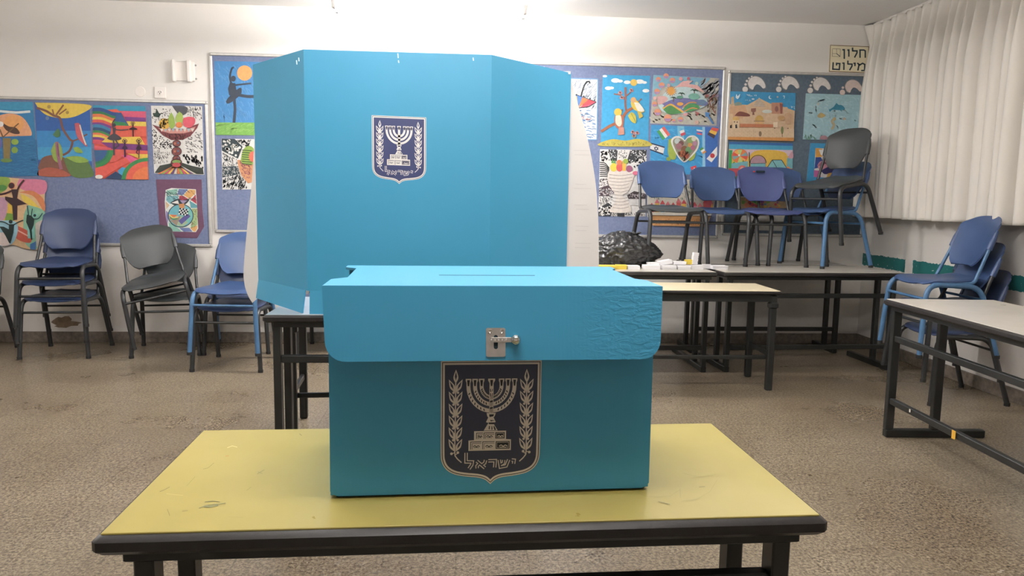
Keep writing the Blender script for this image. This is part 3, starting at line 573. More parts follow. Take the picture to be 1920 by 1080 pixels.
a.D(337, 685, 25, '#e2cb3e', 30); a.D(378, 685, 24, '#d65252', 30); a.D(375, 650, 18, '#df7a45', 18); a.P([(395, 640), (425, 650), (420, 710), (398, 710)], '#e2b03e'); a.D(420, 642, 18, '#9bb046', 18); a.D(445, 695, 22, '#a05a7c', 24); a.D(488, 725, 20, '#d86a86', 14)
a.P([(318, 655), (328, 625), (336, 652), (346, 628), (350, 655)], '#5f9a4a')
done(a)
a = sheet('painting', 'pastel painting of an island with palms and striped hills inside an eye shape', 1210, 130, 3.6, [(55, 38), (498, 60), (480, 380), (33, 365)], '#b7b3a8')
a.P([(55, 38), (300, 50), (250, 110), (120, 120), (45, 210)], '#7fb0c4'); a.P([(300, 52), (440, 60), (380, 130), (300, 110)], '#74a8c2'); a.noise([(380, 70), (490, 80), (480, 240), (400, 180)], 70, 60, 7, '#9a9aa0', 2.3, seed=39, sp=.3); a.noise([(40, 290), (470, 300), (470, 370), (40, 355)], 60, 50, 9, '#c4beae', .5, seed=40, sp=.4)
for (x, y, r) in ((88, 68, 17), (140, 45, 18), (182, 75, 19), (110, 108, 20), (78, 150, 20), (62, 235, 18), (82, 290, 24), (150, 330, 26), (236, 338, 18), (190, 348, 12)): a.D(x, y, r, '#d98f6c', n=14); a.P([(x-r*.9, y+2), (x+r*.2, y+r*.1), (x+r*.9, y+2), (x+r*.5, y+r*.85), (x-r*.5, y+r*.85)], '#a98bb4')
for (x, y, r, cc) in ((238, 65, 13, '#d89a9a'), (290, 62, 10, '#b86070'), (345, 96, 12, '#a8c4bc'), (155, 108, 12, '#c4a0a4'), (62, 195, 12, '#d8aaa4'), (414, 180, 12, '#9a5a5a'), (392, 206, 12, '#c4a49a'), (480, 182, 14, '#8a7a8a'), (424, 282, 8, '#4a4a3a'), (345, 358, 13, '#d8b0a0'), (268, 300, 16, '#dfa3a3')): a.D(x, y, r, cc)
a.B([(82, 240), (130, 160), (220, 122), (320, 130), (400, 190), (412, 240), (340, 275), (250, 300), (170, 302), (110, 282)], '#b9cfd0'); a.P([(200, 122), (250, 82), (320, 76), (290, 100), (350, 108), (400, 160), (330, 130), (270, 118)], '#dcaaa4'); a.B([(78, 185), (130, 182), (150, 205), (110, 235), (82, 232)], '#d3a5a0')
a.D(172, 148, 26, '#d99a40'); a.k += 1
for k in range(14): t = 2*PI*k/14; a.S([(172+26*math.cos(t), 148+22*math.sin(t)), (172+38*math.cos(t), 148+34*math.sin(t))], 5, '#c9842f', up=False)
a.B([(110, 235), (180, 205), (260, 195), (400, 215), (408, 245), (300, 250), (180, 270)], '#6f6fa0'); a.B([(118, 272), (150, 250), (200, 252), (250, 290), (200, 302), (150, 300)], '#4f8a50'); a.C([(115, 265), (165, 238), (215, 265), (255, 292)], 12, '#e0b04a'); a.C([(120, 255), (170, 228), (225, 255), (262, 285)], 7, '#7a6aa8')
a.B([(250, 270), (290, 235), (340, 235), (365, 262), (320, 280), (275, 290)], '#4d9458'); a.C([(250, 258), (295, 226), (345, 228), (372, 250)], 8, '#c9904a'); a.C([(262, 285), (310, 262), (350, 268)], 7, '#d0854a'); a.D(232, 235, 22, '#e0a040', 12); a.D(375, 225, 34, '#5f7896', 20)
for (x, y, s) in ((240, 180, 1), (185, 205, .8), (325, 160, 1.1)):
    a.C([(x, y+22*s), (x+3, y), (x, y-14*s)], 5, '#6a5038'); a.k += 1
    for t in (-2.6, -2.0, -1.2, -.5, .1): a.C([(x, y-14*s), (x+15*s*math.cos(t), y-14*s+9*s*math.sin(t)), (x+24*s*math.cos(t), y-8*s+9*s*math.sin(t))], 4, '#3f5a4a', up=False)
a.D(325, 185, 38, '#78b0a0', 22); a.D(230, 190, 22, '#5a8f7a', 10)
a.C([(460, 170), (430, 225), (470, 300)], 6, '#8a4a44'); a.P([(400, 290), (432, 295), (425, 315), (462, 368), (450, 372), (415, 320), (402, 322)], '#4a7fb8'); a.P([(330, 285), (362, 295), (345, 318)], '#a8605c'); a.noise([(400, 180), (480, 170), (470, 290), (420, 280)], 30, 22, 5, '#7c5a40', 2.0, seed=41)
done(a)
a = sheet('painting', 'blue painting of a patchwork heart surrounded by small country flags', 1210, 130, 3.6, [(38, 375), (492, 392), (484, 715), (30, 702)], '#2a93cc')
a.P([(215, 382), (262, 384), (262, 470), (220, 470)], '#74bcd8'); a.P([(390, 388), (492, 392), (484, 715), (395, 711)], '#2f66b4'); a.P([(384, 388), (402, 389), (405, 712), (385, 711)], '#8fc4e0'); a.noise([(50, 400), (370, 400), (370, 690), (45, 690)], 60, 50, 6, '#43a8da', .4, seed=42)
def flag(pts, cols, vert=False):
    a.k += 1; n = len(cols); A, B_, C_, D_ = pts
    L = lambda p, q, t: (p[0]+(q[0]-p[0])*t, p[1]+(q[1]-p[1])*t)
    for i, cc in enumerate(cols):
        if vert: a.P([L(A, B_, i/n), L(A, B_, (i+1)/n), L(D_, C_, (i+1)/n), L(D_, C_, i/n)], cc, up=False)
        else: a.P([L(A, D_, i/n), L(B_, C_, i/n), L(B_, C_, (i+1)/n), L(A, D_, (i+1)/n)], cc, up=False)
flag([(78, 420), (118, 478), (168, 440), (126, 385)], ['#3f9a55', '#e9e6e0', '#d2574e'])
flag([(230, 418), (260, 406), (272, 440), (242, 452)], ['#e4e2e2', '#c8424e'])
flag([(345, 405), (386, 412), (382, 445), (348, 438)], ['#e4e2e2', '#3f5fae', '#c8424e'])
flag([(450, 392), (496, 400), (462, 468), (418, 440)], ['#d24a3e', '#e2b23c', '#4a3a40', ])
flag([(36, 495), (130, 522), (120, 578), (30, 545)], ['#28324e', '#e4e2de', '#e4e2de', '#e4e2de', '#e4e2de', '#28324e']); a.S([(60, 540), (72, 520), (86, 542)], 4, '#28324e', closed=True); a.S([(60, 527), (86, 530), (72, 550)], 4, '#28324e', closed=True)
flag([(484, 520), (484, 580), (446, 628), (412, 604)], ['#e8e5e2']); a.D(452, 583, 16, '#c22c34')
flag([(364, 540), (385, 525), (412, 558), (388, 572)], ['#4d9a4e', '#e6e4de', '#d8944a'], False)
flag([(303, 660), (340, 648), (354, 690), (318, 706)], ['#c8303c']); a.S([(318, 678), (342, 674)], 6, '#eee'); a.S([(328, 664), (333, 690)], 6, '#eee')
a.B([(155, 475), (178, 470), (200, 520), (205, 600), (170, 605), (152, 560)], '#9cae42'); a.B([(290, 610), (335, 560), (330, 600), (300, 620)], '#9cae42'); a.B([(140, 600), (160, 590), (170, 615), (145, 615)], '#8aa040')
a.B([(265, 480), (290, 452), (330, 448), (362, 480), (352, 540), (300, 600), (262, 628), (222, 595), (185, 530), (172, 480), (200, 452), (240, 456)], '#e0dcd6'); a.B([(265, 488), (290, 462), (328, 460), (352, 488), (342, 535), (298, 590), (262, 620), (226, 588), (196, 530), (184, 486), (204, 464), (240, 468)], '#8d8a74')
for (x, y, r, cc) in ((215, 485, 20, '#b8c4c0'), (240, 500, 18, '#704a48'), (225, 520, 22, '#9a6a70'), (300, 480, 20, '#7f9a58'), (325, 470, 16, '#cfcfb8'), (332, 500, 16, '#ab7f94'), (300, 512, 16, '#c8924a'), (262, 540, 24, '#7c5238'), (290, 545, 22, '#5f8a5c'), (318, 530, 16, '#a8607c'), (245, 570, 22, '#b06038'), (275, 585, 18, '#a04a34')): a.D(x, y, r, cc)
a.noise([(215, 560), (305, 560), (262, 615)], 30, 22, 4, '#5c3020', 1.8, seed=43, sp=.5)
done(a)
a = sheet('drawing', 'coloured line drawing of a little town, hidden behind the blue chair with charcoal seat', 0, 0, 1, [(1214, 335), (1347, 338), (1338, 392), (1325, 425), (1224, 423), (1213, 404)], '#d9d2c4', cat='drawing', lift=.0095)
a.P([(1215, 403), (1332, 405), (1325, 425), (1224, 423)], '#d69a5a')
for k in range(12): x = 1218+k*10; cc = ['#d45850', '#e0b04a', '#7fa8b8', '#c8789a', '#8fae6a'][k % 5]; h = 10+(k*7) % 9; a.P([(x, 398), (x, 398-h), (x+8, 398-h), (x+8, 398)], cc); a.P([(x-1, 398-h), (x+4, 390-h), (x+9, 398-h)], ['#c8424a', '#d8707a'][k % 2]); a.P([(x+2, 394), (x+2, 390), (x+5, 390), (x+5, 394)], '#6a3a3a')
a.noise([(1216, 342), (1342, 344), (1335, 375), (1216, 375)], 130, 5, .9, '#5a7a6a', 1.4, seed=44, sp=.4); a.noise([(1226, 410), (1322, 412), (1320, 421), (1228, 420)], 90, 2.5, .8, '#7a4a2a', seed=45)
a.P([(1323, 378), (1331, 360), (1334, 378), (1330, 400), (1322, 400)], '#c85a66'); a.S([(1214, 404), (1334, 405)], 1.2, '#2b2b2b')
done(a)
# --- right board ------------------------------------------------
a = sheet('painting', 'sandy coloured painting of a walled old city with domes below a blue sky', 1360, 130, 3.6, [(32, 148), (475, 160), (458, 485), (15, 475)], '#d8b58e', lift=.0095)
a.P([(32, 148), (475, 160), (470, 280), (380, 250), (300, 230), (230, 195), (150, 240), (30, 235)], '#2f93c4')
a.P([(130, 252), (150, 268), (150, 330), (90, 330)], '#cda582'); a.P([(228, 190), (280, 262), (178, 262)], '#cbb9a4'); a.P([(130, 250), (420, 255), (420, 400), (110, 400)], '#d3b391'); a.k += 1
for k in range(5): a.S([(216-k*8, 205+k*11), (240+k*8, 205+k*11)], 2, '#9a8672', up=False)
a.P([(38, 190), (56, 182), (60, 240), (36, 245)], '#c8ad88'); a.D(86, 238, 26, '#8a9a8a', 18); a.P([(30, 250), (130, 240), (160, 320), (28, 330)], '#cfa37c'); a.B([(60, 315), (95, 285), (155, 300), (158, 318)], '#7a4438'); a.P([(310, 225), (385, 225), (390, 300), (312, 300)], '#b98468'); a.P([(365, 228), (388, 236), (380, 300), (372, 300)], '#8c4e44')
a.D(345, 268, 12, '#8a5a50', 20); a.D(280, 285, 34, '#cdd4cc', 12); a.P([(172, 265), (205, 262), (205, 285), (192, 290), (196, 308), (180, 308), (184, 290), (172, 284)], '#8c5c50'); a.D(228, 340, 28, '#c8a050', 30); a.P([(195, 345), (260, 345), (252, 395), (204, 395)], '#d4a870'); a.S([(190, 350), (262, 350)], 4, '#6a5a4a')
a.P([(30, 300), (50, 300), (50, 370), (28, 370)], '#d9b890'); a.D(70, 335, 22, '#d8ac60', 16); a.P([(48, 345), (95, 345), (92, 398), (50, 398)], '#e0c6a0'); a.P([(30, 380), (42, 372), (42, 398), (30, 398)], '#33302e'); a.P([(65, 375), (76, 370), (80, 398), (66, 398)], '#2f2f3a')
for (x, y) in ((60, 355), (78, 357), (325, 372), (340, 366), (410, 330), (418, 355), (395, 410), (420, 400), (440, 420), (408, 440), (444, 440), (330, 400)): a.D(x, y, 5, '#7a5a48', 5)
a.P([(95, 368), (320, 372), (320, 392), (95, 390)], '#c0744c'); a.D(375, 330, 26, '#c49a68', 18); a.D(420, 310, 22, '#c69a72', 14); a.P([(400, 300), (440, 300), (436, 370), (402, 370)], '#cba582'); a.P([(320, 360), (350, 355), (348, 392), (320, 392)], '#ead6b8')
a.P([(20, 398), (460, 402), (460, 462), (17, 456)], '#dcbf9c'); a.k += 1
for j in range(5):
    a.S([(22, 408+j*11), (370, 411+j*11)], 1.3, '#b89874', up=False)
    for i in range(14): x = 30+i*26+(j % 2)*13; a.S([(x, 408+j*11), (x, 419+j*11)], 1.3, '#b89874', up=False)
a.P([(16, 456), (460, 462), (458, 485), (15, 475)], '#cf8c42'); a.D(232, 436, 10, '#8a7058', 18); a.D(380, 412, 9, '#7c8450', 26); a.S([(380, 430), (380, 458)], 4, '#6a4a34')
a.B([(66, 190), (72, 168), (80, 182), (96, 166), (90, 190), (78, 202)], '#dde8ee'); a.D(300, 190, 12, '#e4ecf0'); a.D(305, 188, 10, '#2f93c4'); a.D(348, 188, 6, '#c8b4a4'); a.C([(385, 182), (395, 182), (392, 198)], 4, '#dbe6ee')
a.noise([(140, 172), (210, 176), (208, 184), (140, 180)], 14, 11, 3, '#cfe0ea', 1.2, seed=46); a.noise([(132, 206), (170, 208), (168, 215), (132, 213)], 9, 9, 3, '#cfe0ea', seed=47); a.D(183, 202, 10, '#d6e2ea', 5); a.noise([(436, 252), (462, 255), (462, 268), (436, 265)], 7, 12, 3, '#cfe0ea', 1.2, seed=48)
done(a)
a = sheet('painting', 'beach painting with yellow arches, a wheel umbrella and a blue strip of sea', 1360, 130, 3.6, [(25, 490), (455, 500), (450, 800), (18, 792)], '#e0b445')
a.P([(25, 490), (455, 500), (455, 520), (25, 508)], '#2a66a6'); a.P([(25, 505), (455, 517), (455, 545), (25, 538)], '#3f9fc4'); a.P([(28, 540), (455, 545), (454, 585), (28, 590)], '#d6bccb'); a.B([(160, 590), (200, 552), (300, 545), (400, 560), (418, 600), (412, 670), (150, 670)], '#e4b73c')
a.P([(25, 545), (48, 545), (40, 700), (20, 700)], '#2f9a56'); a.D(98, 585, 55, '#dc6a3a', 48, n=28); a.k += 1
for k in range(10):
    t0, t1 = 2*PI*k/10, 2*PI*(k+1)/10; a.P([(98, 585), (98+52*math.cos(t0), 585+45*math.sin(t0)), (98+52*math.cos(t1), 585+45*math.sin(t1))], ['#d84a36', '#efae4e', '#b8d080', '#e27a3a', '#7fa8a8'][k % 5], up=False)
a.D(92, 580, 7, '#eee'); a.P([(42, 640), (60, 620), (72, 645)], '#3f9a4a'); a.P([(120, 610), (135, 640), (110, 635)], '#3f9a4a')
a.P([(40, 635), (152, 620), (152, 675), (40, 675)], '#74b4bc'); a.S([(160, 560), (164, 672)], 6, '#2e2a2a'); a.P([(168, 670)] + [(220-52*math.cos(t), 632-48*math.sin(t)) for t in [PI*k/14 for k in range(15)]] + [(272, 670)], '#b58f9a'); a.P([(170, 636), (270, 636), (270, 670), (168, 670)], '#74b4bc'); a.S([(220-54*math.cos(t), 632-52*math.sin(t)) for t in [PI*k/14 for k in range(15)]], 4, '#3a3030'); a.S([(168, 636), (270, 634)], 3, '#3a3030')
a.P([(280, 665), (315, 612), (378, 612), (412, 665)], '#7fbcc0'); a.S([(280, 665), (315, 612), (378, 612), (412, 665)], 4, '#2e3a3e'); a.S([(315, 612), (345, 662)], 4, '#2e3a3e'); a.P([(415, 600), (453, 560), (452, 670), (412, 668)], '#74b4bc'); a.B([(420, 600), (440, 560), (454, 560), (454, 600)], '#cc9aa6')
a.P([(22, 668), (452, 672), (450, 800), (18, 792)], '#b8404a'); a.D(112, 668, 26, '#d86a5e', 20); a.D(110, 670, 12, '#e0a090'); a.D(422, 668, 11, '#e08040', 12); a.P([(30, 720), (440, 726), (440, 760), (30, 752)], '#7fa86a')
done(a)
a = sheet('drawing', 'small flowery drawing low on the right board, glimpsed through the handle slot chair', 0, 0, 1, [(1386, 368), (1478, 370), (1476, 433), (1384, 431)], '#d8d4cc', cat='drawing')
a.P([(1388, 370), (1476, 372), (1475, 398), (1388, 397)], '#b89a70')
rn = random.Random(4); a.k += 1
for k in range(60): a.D(rn.uniform(1392, 1472), rn.uniform(1*373, 395), rn.uniform(1.5, 3.5), rn.choice(['#c8424a', '#4f9a5a', '#e0b04a', '#9a5a9a', '#d87f5a', '#3f8aa8', '#7fae4a']), n=8, up=(k % 8 == 0))
a.S([(1388, 414), (1475, 416)], 1.2, '#7a7468'); a.S([(1388, 421), (1475, 423)], 1.2, '#7a7468')
done(a)
a = sheet('painting', 'pale sea painting with a teal dolphin, under the two right footprints', 1500, 70, 3.857, [(42, 405), (475, 418), (468, 745), (20, 738)], '#a3c9d2')
a.noise([(60, 430), (460, 440), (455, 720), (40, 720)], 90, 50, 9, '#b1d3da', .5, seed=49, sp=.8); c = '#2f86a0'
a.B([(205, 510), (215, 520), (245, 500), (262, 478), (275, 488), (305, 492), (324, 520), (285, 526), (235, 524), (215, 538)], c); a.P([(258, 492), (262, 474), (278, 488)], c); a.P([(296, 524), (304, 540), (288, 526)], c)
a.B([(125, 565), (150, 545), (185, 565), (160, 582), (132, 580)], '#b8a878'); a.D(160, 564, 16, '#c8ac68', 10); a.C([(250, 585), (232, 610), (245, 635), (228, 665)], 18, '#c2b490'); a.D(248, 590, 12, '#c9b27e'); a.D(320, 590, 10, '#c9b49a'); a.D(132, 482, 10, '#c3c8bc'); a.B([(140, 738), (150, 715), (185, 712), (205, 738)], '#a97f88'); a.noise([(28, 705), (120, 720), (120, 738), (28, 735)], 24, 20, 4, '#6f9a7a', 1.5, seed=50, sp=.3)
done(a)
a = sheet('collage', 'colourful fish collage on a bright blue mount, behind the tilted charcoal chair', 1500, 70, 3.857, [(75, 765), (400, 772), (395, 1085), (42, 1078)], '#2c93c4', cat='collage')
a.P([(112, 800), (350, 812), (340, 1020), (100, 1010)], '#e0dcd8'); a.P([(112, 800), (160, 806), (180, 860), (112, 868)], '#dfa03a'); a.P([(112, 868), (150, 866), (185, 930), (104, 950)], '#2c4a94'); a.P([(135, 812), (220, 812), (260, 900), (200, 880), (150, 850)], '#e8e6e2'); a.P([(180, 806), (350, 812), (346, 860), (210, 850)], '#3a62ac')
a.B([(125, 925), (150, 895), (210, 890), (240, 925), (190, 950), (140, 955)], '#d08f9c'); a.B([(150, 965), (200, 938), (250, 935), (235, 975), (180, 990)], '#35306c'); a.P([(100, 960), (140, 965), (150, 1012), (100, 1010)], '#c0609a'); a.P([(200, 985), (240, 975), (235, 1016), (190, 1014)], '#e0a83a'); a.P([(225, 905), (275, 900), (270, 950), (240, 950)], '#d8583a'); a.k += 1
for k in range(4): a.C([(130+k*8, 930), (160+k*12, 905), (205+k*4, 925)], 3, '#6c3a5a', up=False)
done(a)

# --- footprints ----------------------------------------------------
def footprint(cx, cy, s, label, cc='#ded6d0', toes=5, core='#e6dfda'):
    F = lambda x, y: at_y(cx+x*s, cy+y*s, YS-.0015); a = Art(F)
    body = a.smooth([(-8, 12), (-12, 0), (-6, -12), (6, -17), (20, -12), (29, 0), (31, 10), (25, 13), (18, 6), (10, 3), (4, 8), (0, 16), (-8, 12)])[:-1]
    n = len(body); a.mb.add([F(*p) for p in body]+[F(*p)+Vector((0, .001, 0)) for p in body], [(i, (i+1) % n, n+(i+1) % n, n+i) for i in range(n)], 0, rgb('#9a948e'))
    a.P(body, '#8f8a86'); g = [((x-8)*.92+8, (y+1)*.9-1) for x, y in body]; a.P(g, core)
    T = [(-17, 14, 7), (-16, 3, 3.6), (-13, -5, 3.3), (-8, -11, 3.0), (-2, -15, 2.7)][:toes]
    for (x, y, r) in T: a.D(x, y, r, '#8f8a86'); a.D(x, y, r-.8, core)
    o = a.obj('paper_footprint'); recenter(o); return tag(o, label, 'paper cutout', 'paper footprints on the right board')
footprint(1411, 156, .82, 'white paper footprint, first from the left on the right board')
footprint(1474, 156, .82, 'white paper footprint, second from the left on the right board')
footprint(1533, 158, .82, 'white paper footprint directly below the exit window sign, third from the left')
footprint(1593, 162, .80, 'pinkish paper footprint missing its small toes, last on the right', toes=2, core='#e4cfc6')

# --- Hebrew window sign ---------------------------------------------------
def sgn():
    F = lambda x, y: at_y(1500+x/3.857, 70+y/3.857, YB-.006); t = Art(F, step=.0002)
    q = [(218, 55), (500, 66), (488, 258), (210, 248)]; pts = [F(*p) for p in q]
    b = MB(); b.add(pts+[p+Vector((0, .0058, 0)) for p in pts], [(0,1,2,3), (7,6,5,4)]+[(i, (i+1) % 4, 4+(i+1) % 4, 4+i) for i in range(4)])
    MT['sign_board'] = mat('cream_sign_board', '#e8debf', .5); MT['sign_rim'] = mat('brown_sign_rim', '#7a5e38', .6)
    c = sum(pts, Vector())/4; th = thing('window_sign', 'cream sign with Hebrew lettering above the right notice board', 'sign', c)
    o = b.obj('sign_board', 'sign_board', th); o.data.transform(Matrix.Translation(-c))
    t.S([(220, 57), (498, 68), (486, 256), (212, 246)], 4.5, '#7a5e38', closed=True)
    ink = '#2f3f48'; W_ = 10.5; S = lambda p, w=W_: t.S(p, w, ink, up=False)
    t.up(); S([(434, 148), (434, 96)]); S([(428, 92), (462, 92), (472, 98), (472, 148)])              # het
    S([(380, 74), (380, 98)]); S([(376, 98), (412, 98), (412, 112), (394, 146)])                        # lamed
    S([(342, 92), (353, 92), (353, 140)]); S([(306, 90), (320, 90), (320, 156)])                       # vav, final nun
    t.S([(235, 82), (292, 84), (290, 140), (233, 137)], 2.2, '#5a5648', up=False, closed=True); t.S([(235, 117), (264, 118), (264, 83)], 2.2, '#5a5648', up=False); t.S([(264, 118), (290, 138)], 5, ink, up=False)
    S([(418, 240), (428, 192)]); S([(414, 186), (432, 200), (452, 188), (468, 196), (466, 240), (442, 240)])   # mem
    S([(386, 188), (398, 188), (397, 208)]); S([(346, 168), (346, 193)]); S([(342, 193), (376, 194), (376, 208), (358, 238)])
    S([(306, 186), (318, 187), (317, 236)]); S([(240, 180), (237, 230), (284, 233), (288, 190), (264, 188), (264, 204)])   # tet
    o = t.obj('lettering', 'print', th); o.data.transform(Matrix.Translation(-c))
sgn()

# --- socket and bracket on the wall -------------------------------------
p = at_y(301, 174, YB); t = thing('wall_socket', 'white wall socket above the left notice board', 'socket', p)
MB().box((-.045, -.012, -.045), (.045, 0, .045), bev=.004).obj('cover_plate', 'white_plastic', t)
MB().lathe([(.001, 0), (.022, 0), (.022, .004), (.018, .005), (.001, .003)], 20, Matrix.Translation((0, -.012, 0)) @ Matrix.Rotation(PI/2, 4, 'X')).obj('socket_face', 'white_plastic', t)
b = MB()
for x, z, r in ((-.009, .004, .6), (.009, .004, -.6), (0, -.008, 0)): b.box((-.0018, -.0185, -.005), (.0018, -.016, .005), mtx=Matrix.Translation((x, 0, z)) @ Matrix.Rotation(r, 4, 'Y'))
b.obj('pin_slots', 'slot_dark', t)
p = at_y(346, 134, YB); t = thing('wall_bracket', 'white double wall bracket with two screws, above and right of the socket', 'bracket', p)
MB().box((-.08, -.008, -.075), (.08, 0, .075), bev=.003).obj('back_plate', 'white_plastic', t)
for x, w_ in ((-.075, .02), (.045, .028)): MB().box((x-w_/2, -.045, -.085), (x+w_/2, 0, .085), bev=.005).obj('arm', 'white_plastic', t)
for z in (.05, -.055): MB().lathe([(.001, 0), (.008, 0), (.006, .004), (.001, .004)], 12, Matrix.Translation((.088, 0, z)) @ Matrix.Rotation(PI/2, 4, 'X')).obj('screw', 'screw', t)
rp = at_y(263, 172, YB)
tag(MB().lathe([(.001, 0), (.04, 0), (.038, .004), (.001, .005)], 28, Matrix.Translation(rp) @ Matrix.Rotation(PI/2, 4, 'X')).obj('blanking_cap', 'white_plastic', smooth=True), 'round white blanking cap on the wall just left of the socket', 'wall cap')

# ------------------------------------------------------------------ curtain
def curtain():
    t = thing('curtain', 'long cream pleated curtain hanging across the right wall', 'curtain', (3.36, 4, 1.12))
    path = [(3.515, YB-.035), (3.48, YB-.08), (3.465, YB-.16), (3.465, 1.2)]
    pts = fillet([(x, y, 0) for x, y in path], .05, 5); cum = [0]
    for i in range(1, len(pts)): cum.append(cum[-1]+(pts[i]-pts[i-1]).length)
    L = cum[-1]; N = int(L/.005); rows = [0, .02, .06, .12, .2, .35, .5, .65, .8, .95, 1.08, 1.18, 1.25, 1.31, 1.36, 1.40, 1.43, 1.46, 1.50, 1.55, 1.585]
    rn = random.Random(11); pl = []; s = .03
    while s < L: pl.append((s, rn.uniform(.8, 1.2), rn.uniform(-.025, .025), rn.uniform(.75, 1.25))); s += rn.uniform(.098, .118)
    vs = []
    for r in rows:
        h = r/1.585                      # 0 hem .. 1 top
        pin = max(0, min(1, (r-1.0)/.43))**1.5; head = max(0, (r-1.43)/.155)
        for i in range(N+1):
            s = L*i/N; j = 0
            while j < len(cum)-2 and cum[j+1] < s: j += 1
            p = pts[j].lerp(pts[j+1], (s-cum[j])/(cum[j+1]-cum[j])); d = (pts[j+1]-pts[j]).normalized(); nrm = Vector((d.y, -d.x, 0))
            if nrm.x > 0: nrm = -nrm
            off = 0
            for (c, am, sh, wd) in pl:
                cc = c+sh*(1-pin)*(1-h)*1.6
                if abs(s-cc) > .12: continue
                sg = (.056*(1-pin)+(.013+.030*head)*pin)*min(wd, 1.12); q_ = 1-((s-cc)/sg)**2
                if q_ > 0: off = max(off, math.sqrt(q_)*am*(.105*(1-.40*pin))*(1-.25*head))
            off += .006*noise.noise(Vector((s*6, r*1.5, 0)))*(1-pin)
            q = p + nrm*off
            if s < .16 and head > 0: q.x -= .09*head*(1-s/.16)
            vs.append((q.x-3.36, q.y-4, r+.0 + .006*noise.noise(Vector((s*3, 0, 5)))*(1-h)))
    fs = []; W_ = N+1
    for a_ in range(len(rows)-1):
        for i in range(N): fs.append((a_*W_+i, a_*W_+i+1, (a_+1)*W_+i+1, (a_+1)*W_+i))
    o = MB().add(vs, fs).obj('pleated_fabric', 'curtain', t, smooth=True)
    md = o.modifiers.new('thick', 'SOLIDIFY'); md.thickness = .002
    b = MB(); b.tube([(.08, YB-.12-4, 1.59), (.08, 1.2-4, 1.59)], .012, 8); b.obj('curtain_rail', 'white_plastic', t, smooth=True)
curtain()

# ------------------------------------------------------------------ chairs
def surf(fn, nu, nv, th):
    """closed thin shell from fn(u,v) -> Vector, u in -1..1, v in 0..1; thickness along the local normal"""
    b = MB(); top = []; P = {}
    for j in range(nv+1):
        for i in range(nu+1): P[i, j] = fn(-1+2*i/nu, j/nv)
    for j in range(nv+1):
        for i in range(nu+1): top.append(P[i, j])
    nr = []
    for j in range(nv+1):
        for i in range(nu+1):
            du = P[min(i+1, nu), j]-P[max(i-1, 0), j]; dv = P[i, min(j+1, nv)]-P[i, max(j-1, 0)]; n = du.cross(dv); n.normalize(); nr.append(n)
    bot = [p-n*th for p, n in zip(top, nr)]; W_ = nu+1; K = len(top); fs = []
    for j in range(nv):
        for i in range(nu):
            a = j*W_+i; fs.append((a, a+1, a+W_+1, a+W_)); fs.append((K+a+W_, K+a+W_+1, K+a+1, K+a))
    rim = [i for i in range(nu+1)] + [j*W_+nu for j in range(1, nv+1)] + [nv*W_+i for i in range(nu-1, -1, -1)] + [j*W_ for j in range(nv-1, 0, -1)]
    for k in range(len(rim)): a, c = rim[k], rim[(k+1) % len(rim)]; fs.append((a, K+a, K+c, c))
    return b.add(top+bot, fs)
def lerp_tab(t, tab):
    for (a, x), (b, y) in zip(tab, tab[1:]):
        if t <= b: return x+(y-x)*(t-a)/(b-a)
    return tab[-1][1]
SB = lambda t: t
def ease(t, p=2.2): # denser sampling at both ends
    return .5-.5*math.cos(PI*t)
CH = {}
def chair_meshes():
    def seat(u, v):
        v = ease(v); k = abs(2*v-1); w_ = lerp_tab(v, [(0, .200), (.2, .222), (.55, .214), (.9, .185), (1, .165)])
        c = max(0, (k-.8)/.2); w_ *= (1-.22*c**2.5) if v < .5 else (1-.25*c**2.5)
        y = -.225+.385*v + .012*(abs(u)**3)*(1 if v < .3 else 0)
        z = .463 - .026*max(0, 1-v/.18)**2 - .012*(1-u*u)*(1-.3*v) + .016*max(0, (v-.75)/.25)**2 - .010*max(0, abs(u)-.8)/.2
        return Vector((u*w_, y, z))
    CH['seat'] = surf(seat, 16, 18, .009)
    def back(handle):
        def f(u, t):
            t = ease(t); w_ = lerp_tab(t, [(0, .100), (.06, .130), (.15, .152), (.28, .170), (.42, .186), (.8, .190), (1, .185)])
            c = max(0, (t-.80)/.20); w_ *= 1-.13*c**2; zz = .535+.295*t - .030*(abs(u)**3.5)*c**1.5
            y = .128+.40*(zz-.535)
            y += .030*(1-u*u) - .012 + .03*max(0, t-.72)**2/.08
            return Vector((u*w_, y, zz))
        b = surf(f, 18, 18, .009)
        for s in (-1, 1): b.tube([(s*.186, .128+.40*.10, .635), (s*.187, .128+.40*.16, .695), (s*.183, .128+.40*.21, .745)], [.0180, .0170, .010], 12)
        return b
    CH['back'] = back(False)
    for s, nm in ((-1, 'L'), (1, 'R')):
        path = fillet([(s*.237, -.240, .012), (s*.214, -.212, .432), (s*.208, .125, .420), (s*.230, .250, .012)], [0, .085, .12, 0], 8)
        mid = len(path)//2
        CH['front'+nm] = MB().tube(path[:mid+1], .0158, 12); CH['rear'+nm] = MB().tube(path[mid:], .0158, 12)
        for k, q in ((0, 'front'), (-1, 'rear')):
            e = path[k]; CH['cap'+q+nm] = MB().tube([(e.x, e.y, 0), (e.x, e.y, .02)], .0178, 12)
        CH['tube'+nm] = MB().tube(fillet([(s*.207, -.02, .432), (s*.203, .085, .440), (s*.188, .155, .60), (s*.184, .196, .70)], .04, 5), .0105, 10)
    fb = MB(); fb.tube([(-.222, -.222, .345), (.222, -.222, .345)], .009, 10); CH['crossbar'] = fb
    fb = MB(); fb.tube([(-.21, -.12, .43), (.21, -.12, .43)], .009, 8); fb.tube([(-.205, .06, .43), (.205, .06, .43)], .009, 8); fb.tube([(-.216, .16, .34), (.216, .16, .34)], .008, 8); CH['seat_frame'] = fb
chair_meshes()
MC = {}
